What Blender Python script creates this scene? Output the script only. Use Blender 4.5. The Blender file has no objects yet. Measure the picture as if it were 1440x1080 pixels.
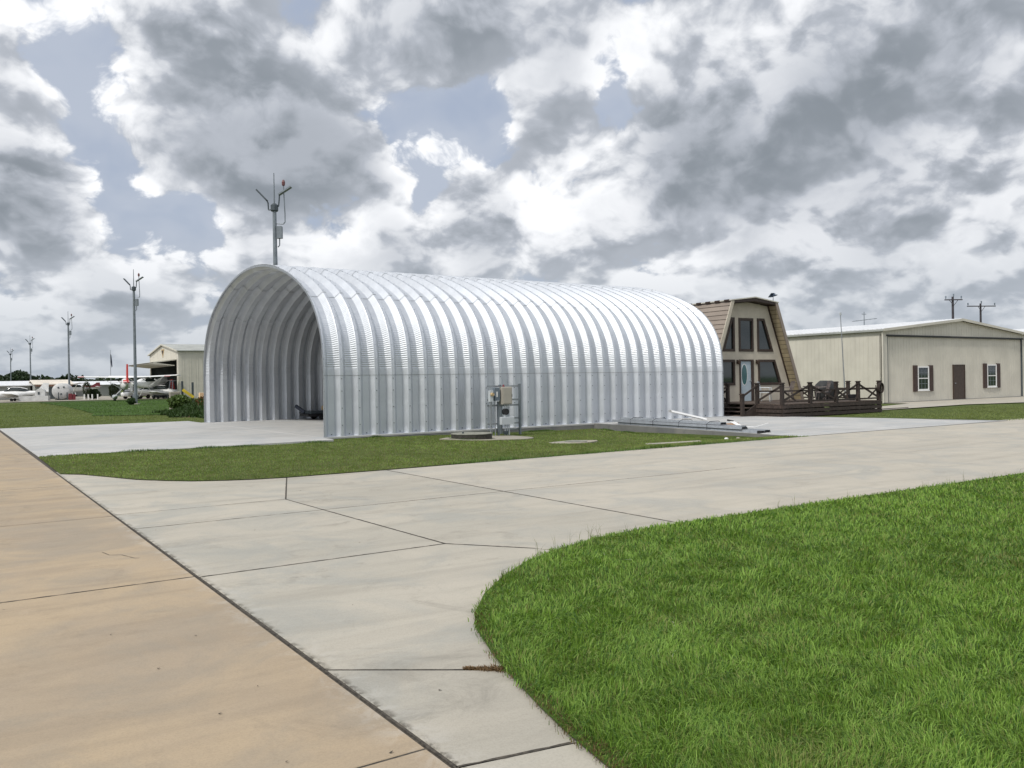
import bpy, bmesh, math, random
import numpy as np
from mathutils import Vector, Matrix
from mathutils.geometry import delaunay_2d_cdt
random.seed(7); rng = np.random.default_rng(11)
R_ = math.radians
scene = bpy.context.scene
COL = scene.collection

# ------------------------------------------------------------------ camera
CAM = Vector((-10.0815, -25.9948, 1.70))
YAW, PITCH, ROLL = R_(56.3717), R_(-0.207), R_(-0.9528)
FPX = 1200.97 / 1440.0
Fv = Vector((math.cos(YAW)*math.cos(PITCH), math.sin(YAW)*math.cos(PITCH), math.sin(PITCH)))
Rv = Vector((math.sin(YAW), -math.cos(YAW), 0))
Uv = Rv.cross(Fv)
R2 = Rv*math.cos(ROLL) + Uv*math.sin(ROLL)
U2 = -Rv*math.sin(ROLL) + Uv*math.cos(ROLL)
cd = bpy.data.cameras.new('camera'); cam = bpy.data.objects.new('camera', cd); COL.objects.link(cam)
cd.sensor_width = 36; cd.lens = FPX*36; cd.clip_end = 8000; cd.clip_start = 0.05
cam.matrix_world = Matrix(((R2.x, U2.x, -Fv.x, CAM.x), (R2.y, U2.y, -Fv.y, CAM.y), (R2.z, U2.z, -Fv.z, CAM.z), (0, 0, 0, 1)))
scene.camera = cam
scene.view_settings.view_transform = 'Standard'
scene.view_settings.look = 'None'
scene.view_settings.exposure = 0.36
scene.view_settings.gamma = 1
scene.view_settings.use_curve_mapping = False

def skydir(u, v):
    """direction of a cloud feature, from where it stands in the sky"""
    d = Fv + R2*((u-720)/1200.97) - U2*((v-540)/1200.97)
    return d.normalized()

# ------------------------------------------------------------------ world
SUN_EL, SUN_AZ = R_(52), math.atan2(-0.30, -0.95)      # the sun stands behind left of the camera
world = bpy.data.worlds.new('World'); scene.world = world; world.use_nodes = True
wt = world.node_tree; wt.nodes.clear()
def wn(t, **k):
    n = wt.nodes.new(t)
    for a, b in k.items(): setattr(n, a, b)
    return n
def mth(tree, op, a, b=None, c=None, clamp=False):
    n = tree.nodes.new('ShaderNodeMath'); n.operation = op; n.use_clamp = clamp
    for i, s in enumerate((a, b, c)):
        if s is None: continue
        if isinstance(s, (int, float)): n.inputs[i].default_value = s
        else: tree.links.new(s, n.inputs[i])
    return n.outputs[0]
def vmth(tree, op, a, b=None):
    n = tree.nodes.new('ShaderNodeVectorMath'); n.operation = op
    for i, s in enumerate((a, b)):
        if s is None: continue
        if isinstance(s, (tuple, Vector)): n.inputs[i].default_value = tuple(s)
        elif isinstance(s, (int, float)): n.inputs[i].default_value = (s, s, s)
        else: tree.links.new(s, n.inputs[i])
    return n
def mrange(tree, v, a, b, c=0.0, d=1.0, smooth=True):
    n = tree.nodes.new('ShaderNodeMapRange'); n.interpolation_type = 'SMOOTHSTEP' if smooth else 'LINEAR'
    tree.links.new(v, n.inputs[0])
    for i, x in enumerate((a, b, c, d)): n.inputs[i+1].default_value = x
    return n.outputs[0]
def mixc(tree, f, a, b, mode='MIX'):
    n = tree.nodes.new('ShaderNodeMix'); n.data_type = 'RGBA'; n.blend_type = mode
    if isinstance(f, (int, float)): n.inputs[0].default_value = f
    else: tree.links.new(f, n.inputs[0])
    for i, s in ((6, a), (7, b)):
        if isinstance(s, tuple): n.inputs[i].default_value = (*s[:3], 1)
        else: tree.links.new(s, n.inputs[i])
    return n.outputs[2]

# cover: (u, v, radius in photo px, weight)
COVER = [(95, 110, 85, -.46), (135, 220, 60, -.34), (150, 300, 45, -.25), (600, 165, 75, -.26), (700, 165, 55, -.22), (520, 190, 45, -.18), (585, 285, 36, -.30), (600, 235, 42, -.24),
         (240, 330, 60, -.36), (290, 320, 50, -.26), (850, 140, 60, -.50), (1200, 245, 36, -.22), (690, 130, 50, -.2),
         (330, 180, 150, .34), (440, 170, 120, .30), (280, 40, 130, .24), (640, 25, 130, .34), (20, 100, 50, .44), (50, 220, 85, .34), (525, 250, 48, .36),
         (790, 180, 58, .42), (770, 240, 50, .3), (680, 290, 60, .38), (1120, 150, 210, .32), (960, 130, 90, .25), (1380, 60, 140, .26), (1300, 230, 120, .28),
         (930, 270, 110, .30), (800, 40, 90, .28), (200, 400, 60, .25), (540, 330, 70, .30), (60, 330, 90, .28), (1400, 300, 110, .22), (1160, 320, 100, .2)]
DARK = [(400, 225, 105, .80), (290, 215, 60, .5), (470, 225, 70, .7), (560, 70, 110, .35), (660, 50, 80, .4), (800, 40, 100, .45), (960, 180, 70, .4), (1010, 225, 90, .6), (1160, 165, 100, .7), (1240, 100, 100, .5),
        (1330, 60, 80, .35), (45, 275, 55, .9), (10, 240, 50, .5), (690, 322, 45, .7), (1000, 268, 80, .6), (330, 110, 100, .25), (570, 345, 50, .5), (1250, 300, 60, .4), (1120, 215, 70, .4)]

def billow(fine):
    """cloud thickness noise in a direction; the coarse version only shades"""
    dg = bpy.data.node_groups.new('cloud_noise_fine' if fine else 'cloud_noise_coarse', 'ShaderNodeTree')
    dg.interface.new_socket('Dir', in_out='INPUT', socket_type='NodeSocketVector')
    dg.interface.new_socket('Density', in_out='OUTPUT', socket_type='NodeSocketFloat')
    dg.interface.new_socket('Warp', in_out='OUTPUT', socket_type='NodeSocketVector')
    gi = dg.nodes.new('NodeGroupInput'); go = dg.nodes.new('NodeGroupOutput'); D = gi.outputs[0]
    sep = dg.nodes.new('ShaderNodeSeparateXYZ'); dg.links.new(D, sep.inputs[0])
    zz = mth(dg, 'ADD', mth(dg, 'MAXIMUM', sep.outputs[2], 0.0), 0.13)
    P = vmth(dg, 'SCALE', D); dg.links.new(mth(dg, 'POWER', zz, -.33), P.inputs[3]); P = P.outputs[0]
    wrp = dg.nodes.new('ShaderNodeTexNoise'); wrp.inputs['Scale'].default_value = 7.0; wrp.inputs['Detail'].default_value = 3
    dg.links.new(P, wrp.inputs['Vector'])
    wv = vmth(dg, 'SCALE', vmth(dg, 'SUBTRACT', wrp.outputs['Color'], .5).outputs[0]); wv.inputs[3].default_value = .09
    Pw = vmth(dg, 'ADD', P, wv.outputs[0]).outputs[0]
    n1 = dg.nodes.new('ShaderNodeTexNoise'); n1.inputs['Scale'].default_value = 6.6; n1.inputs['Detail'].default_value = 9 if fine else 3.5; n1.inputs['Roughness'].default_value = .52
    dg.links.new(Pw, n1.inputs['Vector'])
    acc = n1.outputs[0]
    if fine:
        v1 = dg.nodes.new('ShaderNodeTexVoronoi'); v1.feature = 'F1'; v1.inputs['Scale'].default_value = 21.0
        v1.inputs['Detail'].default_value = 4; v1.inputs['Roughness'].default_value = .6; v1.normalize = True
        dg.links.new(Pw, v1.inputs['Vector'])
        acc = mth(dg, 'MULTIPLY_ADD', n1.outputs[0], 1.0, mth(dg, 'MULTIPLY_ADD', v1.outputs['Distance'], -.42, .135))
    acc = mth(dg, 'ADD', acc, mrange(dg, sep.outputs[2], .02, .28, .11, .0))
    dg.links.new(acc, go.inputs[0]); dg.links.new(wrp.outputs['Color'], go.inputs[1]); return dg
GF, GC = billow(True), billow(False)
def dens(g, vec):
    n = wt.nodes.new('ShaderNodeGroup'); n.node_tree = g; wt.links.new(vec, n.inputs[0]); return n
tc = wn('ShaderNodeTexCoord'); dirn = vmth(wt, 'NORMALIZE', tc.outputs['Generated']).outputs[0]
sp = wn('ShaderNodeSeparateXYZ'); wt.links.new(dirn, sp.inputs[0]); Z = sp.outputs[2]
step = mth(wt, 'MULTIPLY_ADD', mth(wt, 'MAXIMUM', Z, 0.0), .07, .012)
cmb = wn('ShaderNodeCombineXYZ'); wt.links.new(step, cmb.inputs[2]); wt.links.new(mth(wt, 'MULTIPLY', step, -.35), cmb.inputs[0])
gf = dens(GF, dirn); c0_ = dens(GC, dirn).outputs[0]; c1_ = dens(GC, vmth(wt, 'ADD', dirn, cmb.outputs[0]).outputs[0]).outputs[0]
wd = vmth(wt, 'SCALE', vmth(wt, 'SUBTRACT', gf.outputs[1], .5).outputs[0]); wd.inputs[3].default_value = .11
Dw = vmth(wt, 'ADD', dirn, wd.outputs[0]).outputs[0]
d0 = gf.outputs[0]; cov = None
for (u, v, r, w) in COVER:
    dist = vmth(wt, 'DISTANCE', Dw, skydir(u, v)).outputs['Value']
    t_ = mrange(wt, dist, 0, r*1.55/1200, w*.68, 0); cov = t_ if cov is None else mth(wt, 'ADD', cov, t_)
d0 = mth(wt, 'ADD', d0, cov)
mask = mrange(wt, d0, .445, .545)
thick = mrange(wt, mth(wt, 'ADD', mth(wt, 'MULTIPLY', mth(wt, 'ADD', c0_, gf.outputs[0]), .5), cov), .50, .88)
lit = mrange(wt, mth(wt, 'ADD', mth(wt, 'SUBTRACT', c0_, c1_), mth(wt, 'MULTIPLY', mth(wt, 'SUBTRACT', gf.outputs[0], c0_), .75)), -.14, .12)
dk = None
for (u, v, r, w) in DARK:
    dist = vmth(wt, 'DISTANCE', vmth(wt, 'ADD', dirn, vmth(wt, 'MULTIPLY', vmth(wt, 'SUBTRACT', gf.outputs[0], .5).outputs[0], (.05, .05, .10)).outputs[0]).outputs[0], skydir(u, v)).outputs['Value']
    t = mrange(wt, dist, 0, r*1.55/1200, w, 0)
    dk = t if dk is None else mth(wt, 'ADD', dk, t)
dk = mth(wt, 'MINIMUM', dk, 1.0)
lum = mth(wt, 'MULTIPLY_ADD', lit, .31, mth(wt, 'MULTIPLY_ADD', thick, -.13, .345))
lum = mth(wt, 'MULTIPLY', lum, mth(wt, 'MULTIPLY_ADD', dk, -.36, 1.0))
lum = mth(wt, 'MAXIMUM', lum, .12)
sv_ = Vector((math.cos(SUN_EL)*math.cos(SUN_AZ), math.cos(SUN_EL)*math.sin(SUN_AZ), math.sin(SUN_EL)))
lum = mth(wt, 'MULTIPLY', lum, mrange(wt, vmth(wt, 'DOT_PRODUCT', dirn, sv_).outputs['Value'], .35, 1.0, 1.0, 1.9))
ccol = wn('ShaderNodeValToRGB'); cr = ccol.color_ramp
cr.elements[0].position = .08; cr.elements[0].color = (.165, .190, .217, 1)
cr.elements[1].position = .60; cr.elements[1].color = (.80, .81, .83, 1)
e = cr.elements.new(.22); e.color = (.240, .266, .300, 1)
e = cr.elements.new(.38); e.color = (.38, .406, .452, 1)
wt.links.new(lum, ccol.inputs[0])
sky = wn('ShaderNodeTexSky'); sky.sky_type = 'NISHITA'; sky.sun_disc = False
sky.sun_elevation = SUN_EL; sky.sun_rotation = math.pi/2 - SUN_AZ; sky.dust_density = 3.0; sky.air_density = 1.2
skyc = vmth(wt, 'SCALE', sky.outputs[0]); skyc.inputs[3].default_value = .075
blue = mixc(wt, .78, skyc.outputs[0], (.345, .395, .50))
blue = mixc(wt, mrange(wt, c0_, .30, .60, .05, .55), blue, (.44, .475, .54))
cloudy = mixc(wt, mask, blue, ccol.outputs[0])
hz = mrange(wt, Z, 0.0, .19, .74, 0.0)
final = mixc(wt, hz, cloudy, (.335, .375, .42))
low = mrange(wt, Z, -.06, 0.0, 0, 1)
final = mixc(wt, low, (.16, .17, .15), final)
bg = wn('ShaderNodeBackground'); bg.inputs[1].default_value = 1.0; wt.links.new(final, bg.inputs[0])
wo = wn('ShaderNodeOutputWorld'); wt.links.new(bg.outputs[0], wo.inputs[0])
world.cycles.sampling_method = 'MANUAL'; world.cycles.sample_map_resolution = 512

sd = bpy.data.lights.new('sun', 'SUN'); sd.energy = 2.3; sd.angle = R_(8); sd.color = (1, .965, .90)
sun = bpy.data.objects.new('sun', sd); COL.objects.link(sun)
sv = Vector((math.cos(SUN_EL)*math.cos(SUN_AZ), math.cos(SUN_EL)*math.sin(SUN_AZ), math.sin(SUN_EL)))
sun.rotation_euler = sv.to_track_quat('Z', 'Y').to_euler(); sun.location = (0, 0, 30)

# ------------------------------------------------------------------ materials
def mat(name, col, rough=.6, metal=0.0, spec=.5, var=0.0, vscale=3.0, bump=0.0, bscale=60.0, rnd=0.0, col2=None, trans=0.0):
    m = bpy.data.materials.new(name); m.use_nodes = True; t = m.node_tree; b = t.nodes['Principled BSDF']
    b.inputs['Roughness'].default_value = rough; b.inputs['Metallic'].default_value = metal
    b.inputs['Specular IOR Level'].default_value = spec
    c = tuple(col)
    tcn = t.nodes.new('ShaderNodeTexCoord')
    out = None
    if var or col2:
        n = t.nodes.new('ShaderNodeTexNoise'); n.inputs['Scale'].default_value = vscale; n.inputs['Detail'].default_value = 6; n.inputs['Roughness'].default_value = .6
        t.links.new(tcn.outputs['Object'], n.inputs['Vector'])
        c2 = tuple(col2) if col2 else tuple(min(1, x*(1+var)) for x in c)
        c1 = c if col2 else tuple(x*(1-var) for x in c)
        out = mixc(t, mrange(t, n.outputs[0], .32, .68), c1, c2)
    if rnd:
        oi = t.nodes.new('ShaderNodeObjectInfo')
        k = mth(t, 'MULTIPLY_ADD', oi.outputs['Random'], 2*rnd, 1-rnd)
        sc = vmth(t, 'SCALE', out if out is not None else c); t.links.new(k, sc.inputs[3]); out = sc.outputs[0]
    if out is not None: t.links.new(out, b.inputs['Base Color'])
    else: b.inputs['Base Color'].default_value = (*c, 1)
    if bump:
        n = t.nodes.new('ShaderNodeTexNoise'); n.inputs['Scale'].default_value = bscale; n.inputs['Detail'].default_value = 4
        t.links.new(tcn.outputs['Object'], n.inputs['Vector'])
        bp = t.nodes.new('ShaderNodeBump'); bp.inputs['Strength'].default_value = bump; bp.inputs['Distance'].default_value = .01
        t.links.new(n.outputs[0], bp.inputs['Height']); t.links.new(bp.outputs[0], b.inputs['Normal'])
    return m

def concrete(name, base, warm, stain=.35, streak=0.0, edge_x=None, rnd=.05):
    """cast concrete: cloudy tone, sweeping trowel streaks, speckle, dirt blotches"""
    m = bpy.data.materials.new(name); m.use_nodes = True; t = m.node_tree; b = t.nodes['Principled BSDF']
    b.inputs['Specular IOR Level'].default_value = .3
    g = t.nodes.new('ShaderNodeNewGeometry'); pos = g.outputs['Position']
    def noise(scale, det=5, rough=.6, vec=pos, dist=0):
        n = t.nodes.new('ShaderNodeTexNoise'); n.inputs['Scale'].default_value = scale; n.inputs['Detail'].default_value = det
        n.inputs['Roughness'].default_value = rough; n.inputs['Distortion'].default_value = dist; t.links.new(vec, n.inputs['Vector']); return n.outputs[0]
    mp = t.nodes.new('ShaderNodeMapping'); mp.inputs['Rotation'].default_value = (0, 0, R_(24)); mp.inputs['Scale'].default_value = (.28, 1.9, 1)
    t.links.new(pos, mp.inputs['Vector'])
    c = mixc(t, mrange(t, noise(.33, 6, .62, dist=.6), .36, .64), base, warm)
    st = noise(1.0, 6, .62, mp.outputs[0], .8)
    c = mixc(t, mrange(t, st, .44, .70, 0, .50), c, tuple(x*.74 for x in base))
    c = mixc(t, mrange(t, noise(.55, 7, .66, vmth(t, 'ADD', pos, (3., 9., 0.)).outputs[0], 1.3), .45, .66, 0, .62), c, (base[0]*.80, base[1]*.86, base[2]*.93))
    c = mixc(t, mrange(t, noise(1.1, 9, .74, dist=1.2), .52, .74, 0, stain), c, tuple(x*.62 for x in base))
    c = mixc(t, mrange(t, noise(2.3, 8, .7, vmth(t, 'ADD', pos, (7., 3., 0.)).outputs[0], .7), .60, .72, 0, .35), c, tuple(min(.8, x*1.22) for x in base))
    sp_ = noise(95, 3, .7)
    c = mixc(t, mrange(t, sp_, .30, .60, .22, .0), c, tuple(x*.45 for x in base))
    c = mixc(t, mrange(t, noise(170, 2, .7, vmth(t, 'ADD', pos, (1., 4., 2.)).outputs[0]), .60, .75, .0, .22), c, tuple(min(.8, x*1.4) for x in base))
    v = t.nodes.new('ShaderNodeTexVoronoi'); v.inputs['Scale'].default_value = 1.9; t.links.new(pos, v.inputs['Vector'])
    dot = mth(t, 'MULTIPLY', mrange(t, v.outputs['Distance'], .012, .028, 1, 0), mrange(t, noise(.8, 2), .5, .56))
    c = mixc(t, mth(t, 'MULTIPLY', dot, .8), c, (.035, .028, .02))
    if edge_x is not None:      # cement smears and dirt beside the expansion joint
        sx = t.nodes.new('ShaderNodeSeparateXYZ'); t.links.new(pos, sx.inputs[0])
        dx = mth(t, 'ABSOLUTE', mth(t, 'SUBTRACT', sx.outputs[0], edge_x))
        k = mth(t, 'MULTIPLY', mrange(t, dx, .02, .26, 1, 0), mrange(t, noise(4.3, 8, .75, dist=.6), .47, .62))
        c = mixc(t, mth(t, 'MULTIPLY', k, .26), c, (.52, .50, .46))
        k2 = mth(t, 'MULTIPLY', mrange(t, dx, .0, .055, 1, 0), mrange(t, noise(9, 5, .7), .42, .6))
        c = mixc(t, mth(t, 'MULTIPLY', k2, .75), c, (.07, .06, .045))
    oi = t.nodes.new('ShaderNodeObjectInfo')
    k = mth(t, 'MULTIPLY_ADD', oi.outputs['Random'], 2*rnd, 1-rnd)
    sc = vmth(t, 'SCALE', c); t.links.new(k, sc.inputs[3])
    t.links.new(sc.outputs[0], b.inputs['Base Color'])
    t.links.new(mrange(t, noise(2, 5), .3, .7, .72, .92), b.inputs['Roughness'])
    bp = t.nodes.new('ShaderNodeBump'); bp.inputs['Strength'].default_value = .35; bp.inputs['Distance'].default_value = .004
    t.links.new(mth(t, 'ADD', noise(70, 5, .7), noise(260, 2)), bp.inputs['Height']); t.links.new(bp.outputs[0], b.inputs['Normal'])
    return m

def metal_arch(name):
    m = bpy.data.materials.new(name); m.use_nodes = True; t = m.node_tree; b = t.nodes['Principled BSDF']
    b.inputs['Metallic'].default_value = .76; b.inputs['Specular IOR Level'].default_value = .5
    uv = t.nodes.new('ShaderNodeUVMap'); sx = t.nodes.new('ShaderNodeSeparateXYZ'); t.links.new(uv.outputs[0], sx.inputs[0])
    tcn = t.nodes.new('ShaderNodeTexCoord')
    n = t.nodes.new('ShaderNodeTexNoise'); n.inputs['Scale'].default_value = 1.3; n.inputs['Detail'].default_value = 6; t.links.new(tcn.outputs['Object'], n.inputs['Vector'])
    oi = t.nodes.new('ShaderNodeObjectInfo')
    k = mth(t, 'MULTIPLY_ADD', oi.outputs['Random'], .09, mrange(t, n.outputs[0], .3, .7, .90, 1.0))
    sc = vmth(t, 'SCALE', (.605, .63, .665)); t.links.new(k, sc.inputs[3]); t.links.new(sc.outputs[0], b.inputs['Base Color'])
    n2 = t.nodes.new('ShaderNodeTexNoise'); n2.inputs['Scale'].default_value = 5; n2.inputs['Detail'].default_value = 5; t.links.new(tcn.outputs['Object'], n2.inputs['Vector'])
    t.links.new(mrange(t, n2.outputs[0], .3, .7, .46, .58), b.inputs['Roughness'])
    w = mth(t, 'SINE', mth(t, 'MULTIPLY', sx.outputs[1], 2*math.pi/.075))
    hgt = mth(t, 'MULTIPLY', w, sx.outputs[0])
    bp = t.nodes.new('ShaderNodeBump'); bp.inputs['Strength'].default_value = .6; bp.inputs['Distance'].default_value = .0058
    t.links.new(hgt, bp.inputs['Height'])
    bp2 = t.nodes.new('ShaderNodeBump'); bp2.inputs['Strength'].default_value = .12; bp2.inputs['Distance'].default_value = .02
    t.links.new(n2.outputs[0], bp2.inputs['Height']); t.links.new(bp.outputs[0], bp2.inputs['Normal'])
    t.links.new(bp2.outputs[0], b.inputs['Normal'])
    return m

def grass_ground(name, a, b_, c_, sc=1.0, streak=False):
    m = bpy.data.materials.new(name); m.use_nodes = True; t = m.node_tree; b = t.nodes['Principled BSDF']
    b.inputs['Roughness'].default_value = .95; b.inputs['Specular IOR Level'].default_value = .1
    g = t.nodes.new('ShaderNodeNewGeometry'); pos = g.outputs['Position']
    def noise(scale, det=5, rough=.6, vec=pos):
        n = t.nodes.new('ShaderNodeTexNoise'); n.inputs['Scale'].default_value = scale; n.inputs['Detail'].default_value = det
        n.inputs['Roughness'].default_value = rough; t.links.new(vec, n.inputs['Vector']); return n.outputs[0]
    c = mixc(t, mrange(t, noise(.22*sc, 7, .65), .35, .65), a, b_)
    c = mixc(t, mrange(t, noise(1.6*sc, 7, .7), .50, .72, 0, .7), c, c_)
    c = mixc(t, mrange(t, noise(26*sc, 4, .7), .35, .7, .45, 0), c, tuple(x*.45 for x in a))
    t.links.new(c, b.inputs['Base Color'])
    bp = t.nodes.new('ShaderNodeBump'); bp.inputs['Strength'].default_value = .8; bp.inputs['Distance'].default_value = .05
    t.links.new(noise(34, 4, .7), bp.inputs['Height']); t.links.new(bp.outputs[0], b.inputs['Normal'])
    return m

def blade_mat(name):
    m = bpy.data.materials.new(name); m.use_nodes = True; t = m.node_tree; b = t.nodes['Principled BSDF']
    at = t.nodes.new('ShaderNodeAttribute'); at.attribute_name = 'tint'
    t.links.new(at.outputs['Color'], b.inputs['Base Color']); b.inputs['Roughness'].default_value = .55; b.inputs['Specular IOR Level'].default_value = .25
    tr = t.nodes.new('ShaderNodeBsdfTranslucent'); sc = vmth(t, 'MULTIPLY', at.outputs['Color'], (1.15, 1.2, .7)); t.links.new(sc.outputs[0], tr.inputs[0])
    mx = t.nodes.new('ShaderNodeMixShader'); mx.inputs[0].default_value = .30
    t.links.new(b.outputs[0], mx.inputs[1]); t.links.new(tr.outputs[0], mx.inputs[2])
    t.links.new(mx.outputs[0], t.nodes['Material Output'].inputs[0])
    return m

MT = dict(
    steel=metal_arch('galvalume_steel'),
    taxi=concrete('tan_concrete', (.335, .270, .195), (.395, .308, .205), .55, edge_x=-8.1, rnd=.03),
    drive=concrete('grey_concrete', (.375, .350, .295), (.43, .395, .33), .70, edge_x=-8.1, rnd=.05),
    drive_far=concrete('warm_concrete', (.395, .365, .308), (.435, .40, .335), .45, rnd=.02),
    white_slab=concrete('new_white_concrete', (.41, .405, .39), (.465, .46, .445), .40, rnd=.01),
    footing=concrete('footing_concrete', (.16, .16, .155), (.22, .215, .20), .7, rnd=.02),
    joint=mat('joint_dirt', (.055, .047, .036), .95, var=.5, vscale=30),
    turf=grass_ground('turf_soil', (.075, .130, .025), (.060, .105, .020), (.115, .115, .040)),
    mown=grass_ground('mown_turf', (.105, .130, .042), (.080, .118, .032), (.15, .145, .065)),
    ditch=grass_ground('ditch_grass', (.062, .100, .030), (.048, .085, .024), (.085, .105, .045)),
    blade=blade_mat('grass_blade'),
    galv=mat('galvanised', (.34, .36, .38), .45, .7, var=.12, vscale=9, rnd=.05),
    pole=mat('pole_galvanised', (.19, .215, .235), .5, .5, var=.15, vscale=4),
    darkgrey=mat('dark_grey_metal', (.06, .075, .085), .5, .3, var=.2, vscale=8),
    cream=mat('cream_wall', (.54, .515, .445), .6, var=.06, vscale=.8, rnd=.015),
    stucco=mat('cream_stucco', (.50, .455, .37), .8, var=.08, vscale=2.0, bump=.3, bscale=80),
    siding=mat('beige_siding', (.25, .208, .172), .6, var=.08, vscale=1.0, rnd=.05),
    soffit=mat('soffit_wood', (.36, .30, .19), .7, var=.12, vscale=4, rnd=.08),
    brown=mat('dark_brown_paint', (.040, .024, .017), .55, var=.25, vscale=6, rnd=.1),
    redbrown=mat('red_brown_paint', (.050, .026, .020), .55, var=.2, vscale=6),
    deck=mat('weathered_dark_wood', (.036, .025, .020), .75, var=.35, vscale=9, bump=.3, bscale=40, rnd=.25),
    plank=mat('deck_plank', (.085, .062, .048), .8, var=.3, vscale=9, bump=.3, rnd=.2),
    glass=mat('window_glass', (.022, .030, .030), .04, spec=.9),
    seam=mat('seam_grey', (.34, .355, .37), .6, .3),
    offwhite=mat('chalky_white', (.55,.55,.54), .6, var=.12, vscale=1.5),
    white=mat('white_paint', (.74, .74, .73), .4, var=.04, vscale=2),
    whitemetal=mat('white_roof_metal', (.72, .73, .74), .4, .25, var=.08, vscale=1.5, rnd=.04),
    doorpaint=mat('pale_blue_door', (.42, .50, .55), .45, var=.05),
    doorglass=mat('door_glass', (.035, .12, .13), .1, spec=.8),
    red=mat('red_paint', (.55, .035, .025), .4, var=.08),
    darkred=mat('dark_red', (.16, .02, .028), .5, var=.15),
    blackish=mat('black_rubber', (.018, .018, .02), .6, var=.3),
    navy=mat('navy_plastic', (.02, .028, .05), .5, var=.2),
    beigebox=mat('beige_box', (.36, .335, .285), .5, var=.05),
    greybox=mat('light_grey_box', (.46, .49, .51), .5, var=.05),
    bluegrey=mat('blue_grey_box', (.13, .16, .19), .5, var=.1),
    lid=mat('weathered_lid', (.20, .20, .165), .85, var=.25, vscale=5, bump=.3),
    darkrim=mat('dark_rim', (.035, .032, .025), .8, var=.4, vscale=12),
    pad=concrete('pad_concrete', (.30, .275, .225), (.36, .33, .27), .5, rnd=.05),
    wood=mat('raw_lumber', (.36, .22, .13), .8, var=.25, vscale=10),
    sack=mat('tan_sack', (.42, .31, .17), .85, var=.3, vscale=6, bump=.5, bscale=25),
    yellow=mat('yellow_paint', (.55, .42, .03), .5, var=.15),
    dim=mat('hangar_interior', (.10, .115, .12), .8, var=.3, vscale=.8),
    grill=mat('dark_cover', (.028, .030, .030), .7, var=.3, vscale=5, bump=.5, bscale=12),
    iron=mat('taupe_iron', (.19, .16, .15), .5, .2, var=.1),
    vane=mat('blue_vane', (.03, .05, .09), .5),
    creosote=mat('pole_wood', (.030, .026, .030), .8, var=.3, vscale=5),
    bark=mat('bark', (.07, .055, .04), .9, var=.3, vscale=4),
    brick=mat('rust_brick', (.28, .13, .085), .8, var=.2, vscale=2),
    paleroof=mat('pale_roof', (.62, .56, .47), .5, var=.12, vscale=.3, rnd=.05),
    greyshed=mat('grey_shed_wall', (.30, .31, .29), .7, var=.15, vscale=.4, rnd=.1),
)

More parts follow.
